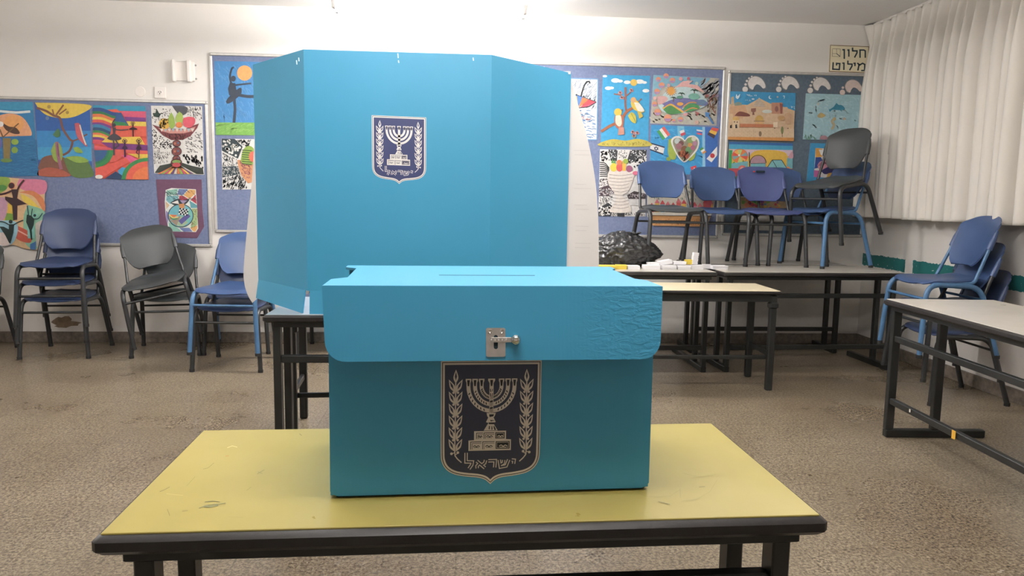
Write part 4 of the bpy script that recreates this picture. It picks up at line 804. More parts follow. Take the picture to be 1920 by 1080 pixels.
def cm(key, m):
    if (key, m) not in MC: MC[key, m] = CH[key].mesh(key, m, smooth=True)
    return MC[key, m]
def chair(label, loc, rot=(0, 0, 0), frame='metal_dark', seat='plastic_blue', back=None, group=None, handle=False):
    back = back or seat; t = thing('school_chair', label, 'chair', loc, rot, group)
    link('seat', cm('seat', seat), t)
    b = link('backrest', cm('back', back), t)
    if handle:
        h = MB().tube([(-.035, .222, .785), (.035, .222, .785)], .009, 12); h.obj('handle_slot', 'slot_dark', b, smooth=True)
        MB().lathe([(.001, -.003), (.007, -.003), (.007, .004), (.001, .005)], 12, Matrix.Translation((-.055, .216, .783)) @ Matrix.Rotation(PI/2, 4, 'X')).obj('red_rivet', 'red_dot', b)
    for q in ('front', 'rear'):
        for nm in 'LR':
            l = link('leg', cm(q+nm, frame), t); link('rubber_foot', cm('cap'+q+nm, 'rubber'), l)
    for nm in 'LR': link('back_tube', cm('tube'+nm, frame), t)
    link('crossbar', cm('crossbar', frame), t); link('seat_frame', cm('seat_frame', frame), t)
    return t
def by_feet(fl, fr, z):
    """centre and heading from the two front feet"""
    fl, fr = Vector(fl), Vector(fr); d = fr-fl; a = math.atan2(d.y, d.x); m = (fl+fr)/2
    return Vector((m.x-math.sin(a)*.24, m.y+math.cos(a)*.24, z)), a
def stack(fl, fr, z, specs, group, dz=.122, fwd=.018):
    c, a = by_feet(fl, fr, z)
    for i, sp in enumerate(specs):
        sp = dict(sp); da = sp.pop('da', 0); tilt = sp.pop('tilt', (0, 0)); sz = sp.pop('sz', 1); sh = sp.pop('sh', (0, 0, 0))
        aa = a+rad(da); q = Vector((c.x+math.sin(a)*fwd*i, c.y-math.cos(a)*fwd*i, z+dz*i)) + Vector(sh)
        chair(loc=q, rot=(rad(tilt[0]), rad(tilt[1]), aa), group=group, **sp).scale = (1, 1, sz)
G1 = 'school chairs stacked along the back wall'
stack((-3.216, 5.682), (-2.73, 5.719), 0, [
    dict(label='blue chair with dark legs, bottom of the stack of three at the left', seat='plastic_navy'),
    dict(label='blue chair with dark legs, middle of the stack of three at the left', seat='plastic_navy'),
    dict(label='blue chair with dark legs, topmost of the stack of three at the left', seat='plastic_navy', da=2, sz=1.03)], G1)
stack((-3.90, 5.60), (-3.42, 5.64), 0, [dict(label='charcoal chair cut off by the left edge of the photo', seat='plastic_grey')], G1)
stack((-2.43, 5.719), (-1.965, 5.825), 0, [
    dict(label='charcoal chair standing level under the skewed charcoal chair', seat='plastic_grey'),
    dict(label='charcoal chair set skewed and tilted on top of another charcoal chair', seat='plastic_grey', da=3, tilt=(3, -12), sh=(.03, -.05, .02))], G1)
stack((-1.852, 5.286), (-1.356, 5.262), 0, [
    dict(label='dark blue chair beneath the light blue framed chair, left of the voting screen', seat='plastic_navy'),
    dict(label='blue chair with light blue legs on top, half hidden by the voting screen', seat='plastic_blue', frame='metal_lightblue', da=-2)], G1)
stack((-1.93, 5.83), (-1.47, 6.0-.12), 0, [dict(label='dark legged chair against the wall behind the light blue framed chair', seat='plastic_navy')], G1)
stack((-1.236, 5.796), (-.75, 5.78), 0, [dict(label='dark legged chair against the wall, its legs seen under the voting screen table', seat='plastic_navy')], G1)
TB = .735
G2 = 'school chairs put up on the back tables'
S96 = lambda x, y: (x*1.01, y*1.01)
stack(S96(1.375, 5.445), S96(1.875, 5.48), TB, [dict(label='chair with blue back and charcoal seat on the table above the paper slips', seat='plastic_grey', back='plastic_blue', sz=.98)], G2)
stack((1.885, 5.755), (2.35, 5.76), TB, [dict(label='blue chair on the back table, between charcoal seated and handle slot chairs', seat='plastic_blue', sz=.945)], G2)
stack(S96(2.185, 5.606), S96(2.67, 5.58), TB, [dict(label='violet blue chair with a handle slot in its back, on the back table', seat='plastic_violet', handle=True, sz=.95)], G2)
stack((2.43, 5.735), (2.90, 5.735), TB, [dict(label='blue chair against the board, peeking out behind the handle slot chair', seat='plastic_blue', sz=.95)], G2)
stack(S96(2.605, 5.921), S96(2.737, 5.486), TB, [
    dict(label='blue chair with light blue legs on the back table under the tilted charcoal chair', seat='plastic_blue', frame='metal_lightblue'),
    dict(label='charcoal chair tilted forward on top of the light blue framed chair, highest in the room', seat='plastic_grey', da=10, tilt=(9, 0), sh=(.06, -.05, .10))], G2)
stack((2.925, 4.82), (2.905, 4.363), 0, [
    dict(label='blue chair with dark legs, bottom of the stack behind the right table', seat='plastic_navy', sh=(.02, 0, 0)),
    dict(label='blue chair with dark legs, middle of the stack behind the right table', seat='plastic_blue', sh=(-.02, 0, .01), sz=1.03),
    dict(label='blue chair with light blue legs, topmost of the stack behind the right table', seat='plastic_blue', frame='metal_lightblue', sh=(-.04, 0, .02), sz=1.05)],
    'school chairs stacked by the right wall', dz=.14)

# ------------------------------------------------------------------ tables
def desk(label, cx, cy, W, D, T, rot, top, inx=(.065, .065), py=(.05, .24), rails=(.56, .19), group=None, edge='edge', foot_len=None):
    t = thing('school_table', label, 'table', (cx, cy, 0), (0, 0, rot), group); w, d = W/2, D/2
    MB().box((-w+.012, -d+.012, T-.004), (w-.012, d-.012, T), bev=.001).obj('laminate_top', top, t)
    MB().box((-w, -d, T-.034), (w, d, T-.003), bev=.008).obj('edge_band', edge, t, smooth=True)
    ap = MB(); ap.box((-w+.035, -d+.03, T-.058), (w-.035, -d+.055, T-.034), bev=.002); ap.box((-w+.035, d-.055, T-.058), (w-.035, d-.03, T-.034), bev=.002)
    ap.box((-w+.04, -d+.055, T-.055), (-w+.075, d-.055, T-.034)); ap.box((w-.075, -d+.055, T-.055), (w-.04, d-.055, T-.034)); ap.obj('under_frame', 'desk_metal', t)
    fl = foot_len or D-.06
    for s in (-1, 1):
        x = s*w - s*inx[0 if s < 0 else 1]
        MB().box((x-.02, -d+.03, 0), (x+.02, -d+.03+fl, .042), bev=.004).obj('foot_bar', 'desk_metal', t)
        for y in py: MB().box((x-.016, -d+y-.022, .042), (x+.016, -d+y+.022, T-.056), bev=.003).obj('post', 'desk_metal', t)
    x0, x1 = -w+inx[0], w-inx[1]
    for z in rails: MB().box((x0+.016, -d+py[0]-.014, z-.016), (x1-.016, -d+py[0]+.014, z+.016), bev=.003).obj('rail', 'desk_metal', t)
    return t
def leg_table(label, cx, cy, W, D, T, rot, top, group=None):
    t = thing('school_table', label, 'table', (cx, cy, 0), (0, 0, rot), group); w, d = W/2, D/2
    MB().box((-w+.01, -d+.01, T-.004), (w-.01, d-.01, T), bev=.001).obj('laminate_top', top, t)
    MB().box((-w, -d, T-.024), (w, d, T-.003), bev=.006).obj('edge_band', 'edge', t, smooth=True)
    ap = MB(); ap.box((-w+.03, -d+.03, T-.075), (w-.03, -d+.055, T-.024)); ap.box((-w+.03, d-.055, T-.075), (w-.03, d-.03, T-.024)); ap.box((-w+.03, -d+.055, T-.075), (-w+.055, d-.055, T-.024)); ap.box((w-.055, -d+.055, T-.075), (w-.03, d-.055, T-.024)); ap.obj('apron', 'desk_metal', t)
    for sx in (-1, 1):
        for sy in (-1, 1):
            x, y = sx*(w-.042), sy*(d-.042); MB().box((x-.021, y-.021, 0), (x+.021, y+.021, T-.03), bev=.005).obj('leg', 'desk_metal', t)
            l = t.children[-1]; MB().box((x-.03, y-.03, T-.12), (x+.03, y+.03, T-.075), bev=.01).obj('corner_bracket', 'desk_metal', l)
        MB().box((sx*(w-.042)-.011, -d+.062, .225), (sx*(w-.042)+.011, d-.062, .255), bev=.003).obj('side_rail', 'desk_metal', t)
        MB().prism([(-d+.062, .235), (-d+.12, .235), (-d+.062, .12)], sx*(w-.042)-.004, sx*(w-.042)+.004, 'x').obj('gusset', 'desk_metal', t)
    MB().box((-w+.05, -d+.075, .20), (w-.05, -d+.095, .225), bev=.003).obj('long_rail', 'desk_metal', t)
    return t
YT = .72
# yellow table from its four corners
c_fl, c_fr, c_br, c_bl = (at_z(187, 1002, YT), at_z(1540, 964, YT), at_z(1330, 794, YT), at_z(384, 806, YT))
cc = (c_fl+c_fr+c_br+c_bl)/4; ang = math.atan2((c_fr-c_fl).y, (c_fr-c_fl).x)*.5+math.atan2((c_br-c_bl).y, (c_br-c_bl).x)*.5
Wy = ((c_fr-c_fl).length+(c_br-c_bl).length)/2 + .026; Dy = ((c_bl-c_fl).length+(c_br-c_fr).length)/2+.022
desk('yellow topped school table in front carrying the turquoise ballot box', cc.x, cc.y, Wy, Dy, YT, ang, 'yellow_top', py=(.055, .25), rails=(YT-.135, .19))
scuffs = Art(lambda x, y: at_z(112+x/3.2, 750+y/3.2, YT+.0004), (0, 0, 1), .00003)
for q, w_, c_ in (([(600, 550), (625, 540), (660, 522)], 3, '#7a7348'), ([(762, 515), (785, 490), (812, 460)], 2.5, '#98905c'), ([(640, 562), (690, 568), (740, 572)], 2, '#c9bd84'), ([(645, 655), (652, 672), (660, 695)], 3, '#7f7a4c'), ([(860, 415), (890, 408), (925, 378)], 2.5, '#8a8250'),
                  ([(870, 612), (920, 606), (960, 612)], 4, '#77744c'), ([(835, 650), (880, 632), (935, 626), (995, 618)], 5, '#858254'), ([(865, 640), (905, 640), (950, 632)], 8, '#7d7d55'), ([(735, 668), (770, 664)], 3, '#857c4c'), ([(1185, 445), (1205, 432), (1228, 420)], 3, '#8d8a5c'), ([(1188, 432), (1215, 442)], 3, '#949062'),
                  ([(1438, 203), (1452, 214)], 3, '#6f6d40'), ([(1005, 288), (1035, 276), (1065, 284)], 3.5, '#d8cfa0'), ([(995, 338), (1015, 336)], 4, '#b88a5a'), ([(1120, 545), (1150, 522)], 2.5, '#98925f'), ([(1010, 702), (1100, 706)], 2, '#a39a5e'),
                  ([(3591, 611), (3625, 618), (3661, 628)], 3, '#7d7648'), ([(3836, 524), (3871, 521)], 3, '#7a7348'), ([(3741, 440), (3801, 456), (3861, 462), (3941, 446)], 1.8, '#a0965f'), ([(3731, 608), (3821, 598), (3901, 552), (3946, 478)], 1.8, '#a0965f'), ([(3466, 556), (3521, 582), (3661, 580), (3721, 540)], 1.8, '#a0965f'), ([(3722, 532), (3724, 590)], 1.6, '#968c56')):
    scuffs.S(q, w_, c_)
yt = [o for o in bpy.data.objects if o.get('label', '').startswith('yellow topped')][0]
so = scuffs.obj('scuff_marks', 'print', yt); so.data.transform((Matrix.Translation(yt.location) @ Matrix.Rotation(yt.rotation_euler.z, 4, 'Z')).inverted())
desk('grey topped school table under the voting screen', -.812+.60, 3.16+.30, 1.20, .58, .742, 0, 'grey_top', py=(.05, .24), inx=(.05, .05), rails=(.545, .19))
desk('pale topped school table at the right edge with a yellow sticker on its rail', 2.253+.275, 3.811-.66, 1.32, .60, .74, rad(-92.6), 'white_top', inx=(.055, .055), py=(.05, .30), rails=(.535, .20))
desk('pale school table at the back strewn with paper slips, left of the corner table', 1.845-.69, 5.21+.405, 1.38, .81, TB, 0, 'white_top', rails=(.56, .18), group='tables pushed to the back wall')
desk('pale school table in the front right of the back group, carrying the tallest chairs', 1.895+.69-.015, 5.21+.30+.03, 1.38, .60, TB, rad(2), 'white_top', rails=(.56, .18), group='tables pushed to the back wall')
desk('pale school table behind, against the notice boards under the chairs on the right', 1.86+.65, 5.885+.215, 1.30, .43, TB, 0, 'white_top', inx=(.05, .05), rails=(.20,), py=(.05, .22), group='tables pushed to the back wall')
leg_table('cream topped four legged table standing in the middle right of the room', 2.10-.60, 4.71+.23, 1.20, .46, .665, rad(-1), 'cream_top')
leg_table('low four legged table behind the voting screen, only its left legs visible', -.885+.55, 3.78+.24, 1.10, .44, .665, rad(3), 'cream_top')
# stickers on the right table's lower rail
def sticker(name, x, y, X, w_, h_, col, label):
    d = bp(x, y); tt = X/d.x; p = Vector((X, d.y*tt, d.z*tt+CAM_H)); MT[name+col] = mat(name+'_vinyl', col, .5)
    tag(MB().box((-.0008, -w_/2, -h_/2), (0, w_/2, h_/2)).obj(name, name+col, loc=p), label, 'sticker')

# ------------------------------------------------------------------ emblem
def emblem(a, detail=True, cream='#d8d0c6', navy='#343c58', dark='#1c2026', lw=1.0):
    def shield(d):
        C_ = [(900, 500), (900, 760), (893, 850), (856, 915), (790, 955), (700, 974), (600, 986), (545, 1004)]
        q = []
        for i, p in enumerate(C_):
            p0 = Vector(C_[max(i-1, 0)]); p2 = Vector(C_[min(i+1, len(C_)-1)]); e = (p2-p0).normalized(); q.append((p[0]-e.y*d, p[1]+e.x*d))
        q.append((502, 1040-1.25*d)); h = a.smooth(q, 5)
        return [(104+d, 66+d), (900-d, 66+d)] + h + [(1004-x, y) for x, y in h[::-1][1:]]
    a.P(shield(0), cream); a.P(shield(9), dark); a.P(shield(15), cream); a.P(shield(30), navy)
    def leaf(x0, y0, x1, y1, w_):
        d = Vector((x1-x0, y1-y0)); n_ = Vector((-d.y, d.x)).normalized(); m = Vector((x0, y0))+d*.42
        o_ = a.smooth([(x0, y0), tuple(m-n_*w_), (x1, y1)], 5); i_ = a.smooth([(x1, y1), tuple(m+n_*w_), (x0, y0)], 5)
        a.P(o_[:-1]+i_[:-1], cream, up=False)
        m2 = Vector((x0, y0))+d*.5; a.mb_in.append([tuple(Vector((x0, y0))+d*.22), tuple(m2-n_*w_*.45), tuple(Vector((x0, y0))+d*.85), tuple(m2+n_*w_*.45)])
    a.mb_in = []; a.up()
    for mx in (0, 1):
        X = (lambda x: x) if not mx else (lambda x: 1004-x)
        leaf(X(220), 240, X(222), 132, 20)
        for k in range(6):
            y = 308+k*93
            leaf(X(214), y, X(166), y-100, 20); leaf(X(224), y, X(274), y-100, 20)
            if k: a.D(X(203), y-88+82-84, 10, cream, n=10, up=False); a.D(X(238), y-88+82-84, 10, cream, n=10, up=False)
        a.C([(X(220), 235), (X(219), 500), (X(216), 770), (X(228), 820), (X(270), 862)], 9, cream, up=False)
        a.C([(X(216), 780), (X(192), 792)], 6, cream, up=False); a.C([(X(222), 800), (X(240), 785)], 6, cream, up=False); a.D(X(190), 790, 11, cream, n=10, up=False); a.D(X(240), 782, 11, cream, n=10, up=False)
    a.up()
    for q in a.mb_in: a.P(q, navy, up=False)
    # menorah
    a.up(); cx = 503
    for (r, yb) in ((79, 352), (131, 404), (183, 456)):
        pts = [(cx-r, 232), (cx-r, 262)] + [(cx-r*math.cos(t), 262+(yb-262)*math.sin(t)) for t in [PI*k/20 for k in range(21)]] + [(cx+r, 262), (cx+r, 232)]
        a.S(pts, 31, cream, up=False)
    a.S([(cx, 225), (cx, 480)], 33, cream, up=False)
    for x in (cx-183, cx-131, cx-79, cx, cx+79, cx+131, cx+183):
        e = 1.25 if x == cx else 1; a.P([(x-22*e, 205), (x+22*e, 205), (x+22*e, 220), (x+11, 250), (x-11, 250), (x-22*e, 220)], cream, up=False)
    a.up()
    for x in (cx-183, cx-131, cx-79, cx, cx+79, cx+131, cx+183): a.P([(x-11, 215), (x+11, 215), (x+6, 262), (x-6, 262)], dark, up=False)
    if detail:
        for (r, yb) in ((79, 352), (131, 404), (183, 456)):
            for k in range(2, 19):
                if 8 < k < 12: continue
                t = PI*k/20; x, y = cx-r*math.cos(t), 262+(yb-262)*math.sin(t); dx, dy = r*math.sin(t), (yb-262)*math.cos(t); l = math.hypot(dx, dy); dx, dy = dx/l, dy/l
                s_ = 1 if k < 10 else -1
                a.S([(x-dx*6+dy*6*s_, y-dy*6-dx*6*s_), (x+dx*5-dy*9*s_, y+dy*5+dx*9*s_)], 8, dark, up=False)
        for y in (285, 318): a.S([(cx-9, y), (cx-6, y+24)], 7, dark, up=False); a.S([(cx+9, y), (cx+5, y+20)], 5, dark, up=False)
        for y in (378, 430): a.P([(cx-12, y), (cx+12, y-4), (cx+12, y+8), (cx-10, y+14)], dark, up=False)
    # stem and base
    a.P([(466, 474), (540, 474), (530, 500), (522, 508), (540, 545), (520, 552), (530, 570), (556, 612), (444, 612), (470, 570), (482, 552), (462, 545), (480, 508), (472, 500)], cream); a.up()
    for q in ([(486, 484), (526, 484), (520, 500), (490, 506)], [(494, 528), (534, 532), (500, 540)], [(482, 548), (530, 548), (526, 562), (486, 562)], [(486, 576), (494, 576), (492, 604), (484, 600)], [(506, 578), (512, 578), (514, 606), (506, 606)], [(522, 578), (530, 578), (544, 608), (530, 608)]): a.P(q, dark, up=False)
    a.P([(368, 615), (624, 615), (624, 682), (664, 684), (664, 770), (324, 770), (324, 688), (368, 686)], cream); a.up()
    for (x0, y0, x1, y1, full) in ((386, 628, 440, 676, 0), (446, 628, 530, 676, 0), (538, 626, 612, 676, 1), (340, 698, 428, 760, 0), (436, 698, 532, 760, 0), (542, 698, 654, 758, 1)):
        if full:
            a.P([(x0, y0), (x1, y0), (x1, y1), (x0, y1)], dark, up=False)
        else:
            a.S([(x0+2, y1), (x0+2, y0+2), (x1, y0+2)], 5, dark, up=False); a.S([(x0+14, y1), (x0+14, y0+14), (x1, y0+14)], 3.5, dark, up=False)
    a.up()
    for (x0, y0, x1, y1, full) in ((386, 628, 440, 676, 0), (446, 628, 530, 676, 0), (538, 626, 612, 676, 1), (340, 698, 428, 760, 0), (436, 698, 532, 760, 0), (542, 698, 654, 758, 1)):
        cc_ = cream if full else dark; mx_ = (x0+x1)/2+4; my = (y0+y1)/2+6; hw = (x1-x0)*.30
        if full: a.S([(x0+9, y0+8), (x1-9, y0+8), (x1-9, y1-8), (x0+9, y1-8)], 3, cream, up=False, closed=True)
        a.C([(mx_-hw, my+4), (mx_-hw*.5, my-6), (mx_, my+4), (mx_+hw*.5, my-5), (mx_+hw, my+5)], 6, cc_, up=False); a.C([(mx_-hw*.8, my+10), (mx_, my+9), (mx_+hw*.7, my+11)], 4, cc_, up=False)
    # lettering
    gl = [[(306, 784), (306, 856), (356, 858), (352, 880), (330, 912)],
          [(392, 852), (458, 908)], [(462, 846), (456, 868), (436, 882)], [(396, 910), (394, 892), (412, 872)],
          [(484, 852), (540, 852), (536, 906)],
          [(572, 846), (582, 904), (628, 896), (648, 846)], [(608, 848), (606, 872), (584, 884)],
          [(672, 850), (692, 852), (688, 880)]]
    for ww, c_ in ((27, cream), (12, navy)):
        a.up()
        for g in gl:
            g2 = list(g)
            a.S(g2, ww, c_, up=False)
    return a

# ------------------------------------------------------------------ voting screen
def booth():
    Y0 = 3.20; z0 = .7425; zt = 1.826; x0, x1 = at_y(569, 93, Y0).x, at_y(922, 104, Y0).x; xl, yl = -.935, 3.60; xr, yr = .522, 3.59; th = .005
    t = thing('voting_screen', 'tall blue cardboard voting screen with a state emblem, on the grey topped table', 'voting screen', (0, Y0, z0)); H = zt-z0; fold = .098
    def wall(name, p, q, za, zb, zc, zd, parent=t, m='booth_blue', tilt=0):
        """panel between plan points p and q; za..zb bottom/top at p, zc..zd at q"""
        p, q = Vector(p), Vector(q); d = (q-p).normalized(); n = Vector((d.y, -d.x)); n = n if n.y < 0 else -n
        b = MB(); P3 = lambda w_, z, o: (w_.x+n.x*o, w_.y+n.y*o-Y0, z)
        b.add([P3(p, za, tilt), P3(q, zc, tilt), P3(q, zd, 0), P3(p, zb, 0), P3(p, za, tilt-th), P3(q, zc, tilt-th), P3(q, zd, -th), P3(p, zb, -th)], [(0,1,2,3), (7,6,5,4), (0,4,5,1), (1,5,6,2), (2,6,7,3), (3,7,4,0)])
        return b.obj(name, m, parent)
    wall('front_panel', (x0, Y0), (x1, Y0), fold, H, fold, H)
    wall('left_wing', (xl, yl), (x0, Y0), fold, H-.002, fold, H)
    wall('right_wing', (x1, Y0), (xr, yr), fold, H, fold, H-.002)
    wall('bottom_flap', (x0+.008, Y0), (x1, Y0), .001, fold, .001, fold, tilt=.012)
    wall('bottom_flap', (xl-.0, yl), (x0-.014, Y0+.014), .012, fold, .001, fold, tilt=.014)
    wall('bottom_flap', (x1, Y0), (xr, yr), .001, fold, .001, fold, tilt=.012)
    # white inner side sheets with a curved edge
    for side, px in ((-1, ((484, 150), (480, 200), (473, 330), (464, 420), (457, 500), (458, 530), (464, 552), (473, 568))), (1, ((1070, 143), (1085, 200), (1104, 270), (1117, 345), (1122, 420), (1123, 498)))):
        Yw = 3.60 if side < 0 else 3.615; pts = [at_y(x, y, Yw) for x, y in px]
        ol = Art(None).smooth([(p.x, p.z-z0) for p in pts], 5)
        if side > 0: ol = ol + [(.690, .12), (.676, .012), (.50, .004), (.50, 1.075)]
        else: ol = ol + [(-.93, .02), (-.90, .02), (-.885, 1.04)]
        MB().prism(ol, Yw-Y0, Yw-Y0+.004).obj('white_side_sheet', 'white_card', t)
    f = Art(lambda x, y: at_y(x, y, 3.6145)-Vector((0, Y0, z0)), step=.0001); rn = random.Random(3)
    for yy in (282, 345, 384, 424, 456): 
        for k in range(2): f.S([(1076+rn.uniform(0, 4), yy+k*8), (1098+rn.uniform(0, 12), yy+k*8+.6)], 1.0, '#d5cec9')
    f.obj('faint_print', 'print', t)
    # emblem
    sc = (at_y(799, 230, Y0).x-at_y(697, 230, Y0).x)/796; ox = at_y(697, 230, Y0).x; oz = at_y(697, 216, Y0).z-z0
    sy = (at_y(748, 216, Y0).z-at_y(750, 343, Y0).z)/974; tl = .018
    e = Art(lambda x, y: Vector((ox+(x-104)*sc, -.0004, oz-(y-66)*sy-(x-104)*sc*tl)), step=.00006)
    emblem(e, False, cream='#e6e2de', navy='#363d68', dark='#2a2c48'); e.obj('state_emblem', 'print', t)['label'] = 'navy shield with white menorah'
    # little torn nicks and staples
    nk = Art(lambda x, y: at_y(x, y, Y0)-Vector((0, Y0+.0005, z0)), step=.00005)
    for (x, y, l) in ((746, 100, 9), (747, 113, 5), (887, 108, 6), (560, 108, 7), (556, 113, 8)): nk.S([(x, y), (x+.8, y+l)], 2, '#cfe4ee')
    nk.obj('torn_nicks', 'print', t)
    for (x, z, y_) in ((.372, H+.0005, 3.475), (.505, H, 3.58)): MB().box((x-.022, y_-.006-Y0, z-.010), (x+.012, y_-.002-Y0, z+.003), mtx=None).obj('white_tape', 'white_card', t)
booth()

# ------------------------------------------------------------------ ballot box
def ballot_box():
    z0 = YT+.001; pf = at_z(617, 936, YT); qf = at_z(1218, 919, YT); ang_ = math.atan2((qf-pf).y, (qf-pf).x); W_ = (qf-pf).length-.004; Hh = 1.097-z0; D = .345
    t = thing('ballot_box', 'turquoise cardboard ballot box with metal bolt and state emblem on the yellow table', 'ballot box', ((pf.x+qf.x)/2, (pf.y+qf.y)/2, z0), (0, 0, ang_)); w = W_/2; th = .005
    # body: front with chamfered bottom corners, sides, back, floor
    fr = [(-w+.013, .004), (w-.013, .004), (w-.007, .006), (w, .013), (w-.002, Hh-.004), (-w+.002, Hh-.004), (-w, .013), (-w+.007, .006)]
    b = MB(); b.prism(fr, 0, th); b.prism(fr, D-th, D); b.box((-w, th, .004), (-w+th, D-th, Hh-.030)); b.box((w-th, th, .004), (w, D-th, Hh-.030)); b.obj('box_body', 'box_blue', t)
    MB().box((-w+.010, .006, 0), (w-.010, D-.006, .008)).obj('box_bottom_shadow', 'slot_dark', t)  # dark inset bottom plate, its colour draws the shadow line under the box
    MB().box((-w+th, th+.001, Hh-.052), (w-th, D-th-.001, Hh-.047)).obj('inner_flap', 'brown_board', t)
    # lid: top plate with notched ends, front flap with rounded lower corners
    lw = w+.006; y0 = -.013
    top = [(-lw, y0), (lw, y0), (lw, .08), (lw-.016, .108), (lw-.016, D-.06), (lw-.004, D-.036), (lw-.004, D+.004), (-lw+.004, D+.004), (-lw+.004, D-.036), (-lw+.028, D-.06), (-lw+.028, .115), (-lw+.002, .085)]
    lid = thing_child('lid', t)
    MB().prism([(x, y) for x, y in top], Hh-.005, Hh, 'z').obj('lid_top', 'box_blue', lid)
    fh = .124; r = .032; hl = lw+.001
    fl = [(-hl, Hh-.0005)] + [(-hl+r-r*math.cos(a_), Hh-fh+r-r*math.sin(a_)) for a_ in [PI/2*k/8 for k in range(9)]] + [(hl-r+r*math.sin(a_), Hh-fh+r-r*math.cos(a_)) for a_ in [PI/2*k/8 for k in range(9)]] + [(hl, Hh-.0005)]
    b = MB(); b.prism(fl, y0-.001, y0+.004); b.v = [(x*(1-.028*(Hh-z)/fh), y-.026*(Hh-z)/fh, z) for x, y, z in b.v]; b.obj('front_flap', 'box_blue_worn', lid)
    # slot
    a1 = at_z(823, 516, 1.097); a2 = at_z(1003, 517, 1.097); inv = (Matrix.Translation(t.location) @ Matrix.Rotation(ang_, 4, 'Z')).inverted(); q1, q2 = inv @ a1, inv @ a2
    MB().box((q1.x, q1.y-.0022, Hh-.0006), (q2.x, q1.y+.0022, Hh+.0004)).obj('paper_slot', 'slot_dark', lid)
    # emblem
    F = at_y(827, 678, pf.y+.003); G_ = at_y(1016, 676, pf.y+.012); Bt = at_y(918, 909, pf.y+.007)
    f1 = inv @ F; f2 = inv @ G_; f3 = inv @ Bt; sc = (f2.x-f1.x)/796; sy = (f1.z-f3.z)/974
    e = Art(lambda x, y: Vector((f1.x+(x-104)*sc, -.0004, f1.z-(y-66)*sy)), step=.00006)
    emblem(e, True, cream='#cdc4ba', navy='#30354a', dark='#16181e'); e.obj('state_emblem', 'print', t)['label'] = 'large navy shield with cream menorah'
    # bolt lock, lying on the sloping flap
    tl = math.atan2(.026, fh); lk = inv @ at_y(930, 643, pf.y-.028); dz_ = Hh-lk.z
    L = thing_child('bolt_lock', t); L.location = (lk.x, y0-.0012-.026*dz_/fh, lk.z); L.rotation_euler = (-tl, 0, 0); lx = lz = py = 0.0
    def rr(x0, x1, za, zb, r_): return [(x0+r_, za), (x1-r_, za), (x1, za+r_), (x1, zb-r_), (x1-r_, zb), (x0+r_, zb), (x0, zb-r_), (x0, za+r_)]
    MB().prism(rr(lx-.0165, lx+.0165, lz-.0245, lz+.0245, .002), py-.0016, py-.0001).obj('lock_plate', 'steel', L)
    s_ = MB(); s_.prism([(lx-.0035*math.cos(a_), lz-.008-.0035*math.sin(a_)) for a_ in [PI*k/8 for k in range(9)]] + [(lx+.0035*math.cos(a_), lz+.009+.0035*math.sin(a_)) for a_ in [PI*k/8 for k in range(9)]], py-.0019, py-.0015); s_.obj('keyhole_slot', 'slot_dark', L)
    for dx in (-.010, .010):
        MB().lathe([(.0012, 0), (.0045, 0), (.0042, .0016), (.0026, .0022), (.0012, .0012)], 16, Matrix.Translation((lx+dx, py-.0015, lz+.0185)) @ Matrix.Rotation(PI/2, 4, 'X')).obj('rivet', 'chrome', L, smooth=True)
    MB().box((lx-.009, py-.0042, lz-.0002), (lx+.032, py-.0022, lz+.0083), bev=.0006).obj('bolt_strap', 'steel', L)
    d_ = MB()
    for k in range(5): d_.box((lx-.009+k*.0062, py-.0050, lz+.0022), (lx-.009+k*.0062+.0030, py-.0041, lz+.0058), bev=.0006)
    d_.obj('embossed_marks', 'chrome', L)
    Mx = Matrix.Translation((lx+.0335, py-.004, lz+.0042)) @ Matrix.Rotation(PI/2, 4, 'X')
    MB().lathe([(.001, -.003), (.0065, -.003), (.0083, 0), (.0085, .004), (.0078, .0065), (.0060, .0078), (.0066, .0088), (.0058, .0115), (.0035, .0133), (.0008, .0139)], 28, Mx).obj('knob', 'chrome', L, smooth=True)
def thing_child(name, parent):
    o = bpy.data.objects.new(name, None); COL.objects.link(o); o.parent = parent; o.empty_display_size = .05; return o
ballot_box()

# ------------------------------------------------------------------ paper slips and rubbish bag on the back table
MT['slip_white'] = mat('white_paper_slips', '#e6e3e4', .8, var=.05, vscale=2, stretch=(1, 1, 160)); MT['slip_yellow'] = mat('yellow_paper_slips', '#dcc24e', .8, var=.06, vscale=2, stretch=(1, 1, 160))
def slips(x0, x1, yb, h, dep, m, label, rz=0, tilt=0, dz=0, dy=0):
    """pad of ballot slips; x0..x1 and yb are its front foot in the picture"""
    T_ = TB+.0005; a_ = at_z(x0, yb, T_); b_ = at_z(x1, yb, T_); Y_ = max(5.225, a_.y)+dy; X0 = at_y(x0, yb, Y_).x; X1 = at_y(x1, yb, Y_).x
    b = MB(); n = max(3, int(h/.006)); rn = random.Random(int(x0*7)); hw = (X1-X0)/2
    for k in range(n):
        o = rn.uniform(-.002, .002); o2 = rn.uniform(-.003, .003); b.box((-hw+o, o2, h*k/n), (hw+o, dep+o2, h*(k+1)/n-.0005))
    o = b.obj('paper_slips', m, loc=((X0+X1)/2, Y_, T_+dz), rot=(0, rad(tilt), rad(rz)))
    return tag(o, label, 'paper slips', 'pads of ballot slips on the back table')
zx = lambda v: 1100+v/6.4
Wt, Yl = 'slip_white', 'slip_yellow'
slips(zx(100), zx(348), 505, .028, .07, Yl, 'yellow pad of slips at the left end below the black bag')
slips(zx(352), zx(482), 505, .030, .07, Yl, 'second yellow pad of slips, right beside the first below the bag', rz=-3)
slips(zx(490), zx(640), 505, .026, .07, Wt, 'white pad of slips touching the yellow pads', rz=2)
slips(zx(690), zx(882), 505, .030, .08, Wt, 'wide white pad of slips just right of the near chair leg', rz=-2)
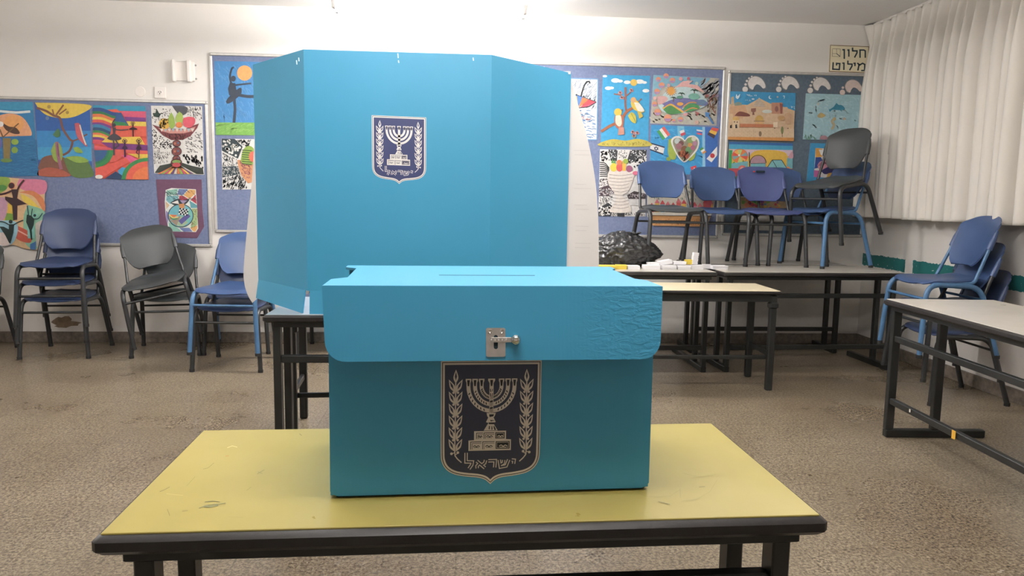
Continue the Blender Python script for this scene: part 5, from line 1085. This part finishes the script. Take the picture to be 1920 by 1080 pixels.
slips(zx(908), zx(1080), 505, .030, .08, Wt, 'white pad of slips under the slanting one', rz=3)
slips(zx(1098), zx(1250), 505, .028, .08, Wt, 'white pad of slips in the middle of the front row')
slips(zx(1258), zx(1400), 505, .030, .08, Wt, 'white pad of slips in front of the upright one', rz=-4)
slips(zx(1512), zx(1700), 505, .026, .09, Wt, 'white pad of slips at the right end of the table', rz=4)
slips(zx(750), zx(872), 505, .045, .06, Wt, 'white pad of slips lying behind the front row beside the bag', dy=.05, rz=8)
slips(zx(880), zx(1030), 505, .028, .07, Wt, 'white pad of slips slanting upward on top of the row', dy=.035, dz=.034, tilt=-9, rz=5)
slips(zx(1040), zx(1190), 505, .022, .07, Wt, 'white pad of slips on top, left of the small yellow one', dy=.03, dz=.032, rz=-3)
slips(zx(1193), zx(1266), 505, .034, .05, Yl, 'small yellow pad of slips on top of the white ones', dy=.05, dz=.032)
slips(zx(1268), zx(1330), 505, .088, .03, Wt, 'white pad of slips standing upright', dy=.035, dz=.033, tilt=5, rz=8)
slips(zx(1400), zx(1500), 505, .030, .06, Wt, 'white pad of slips half behind the right chair leg', dy=.05, rz=-7)
def bag():
    import bmesh
    b = bmesh.new(); bmesh.ops.create_icosphere(b, subdivisions=6, radius=1)
    for v in b.verts:
        n_ = v.co.normalized(); p = n_*1.7
        r1 = 1-abs(noise.noise(p*1.3+Vector((3, 1, 0)))); r2 = 1-abs(noise.noise(p*2.6+Vector((0, 7, 2)))); r3 = 1-abs(noise.noise(p*6))
        r = .80+.12*r1+.11*r2**2+.07*r3**2
        q = n_*r; x, y, z = q.x*.235, q.y*.16, q.z*.175
        if z > .06:
            k = (z-.06)/.12; x = x*(1-.30*k); y *= (1-.3*k); z -= .25*(z-.06)
        x += .075*max(0, n_.x)**2*max(0, .5-abs(n_.z+.15))*2
        z = max(z, -.115); v.co = (x, y, z+.115)
    me = bpy.data.meshes.new('rubbish_bag'); b.to_mesh(me); b.free(); me.materials.append(MT['black_bag']); me.polygons.foreach_set('use_smooth', [True]*len(me.polygons))
    o = link('rubbish_bag', me, None, (1.235, 5.61, TB+.001))
    g = MB(); n = 26; vs = []
    for k, (r, z) in enumerate(((.075, .150), (.060, .185), (.040, .212), (.026, .226), (.036, .238), (.048, .250), (.040, .256), (.012, .244))):
        for i in range(n):
            a = 2*PI*i/n; q = r*(1+.28*math.sin(a*7+k*.3)*(.3+.1*k)+.2*noise.noise(Vector((math.cos(a)*2, math.sin(a)*2, k*.4)))); vs.append((.055+q*math.cos(a)+.006*k, q*math.sin(a), z+.006*math.sin(a*5)))
    g.add(vs, [(k*n+i, k*n+(i+1) % n, (k+1)*n+(i+1) % n, (k+1)*n+i) for k in range(7) for i in range(n)]); g.obj('gathered_top', 'black_bag', o, smooth=True)
    return tag(o, 'black plastic rubbish bag bunched up on the back table behind the slips', 'rubbish bag')
bag()
# stickers last: they sit on the lower rail of the right table
sticker('sticker', 1788, 815, 2.257, .026, .040, '#d9a63a', 'yellow sticker on the lower rail of the right table')
sticker('sticker', 1706, 770, 2.278, .012, .016, '#d8d0c8', 'tiny white sticker on the lower rail of the right table')
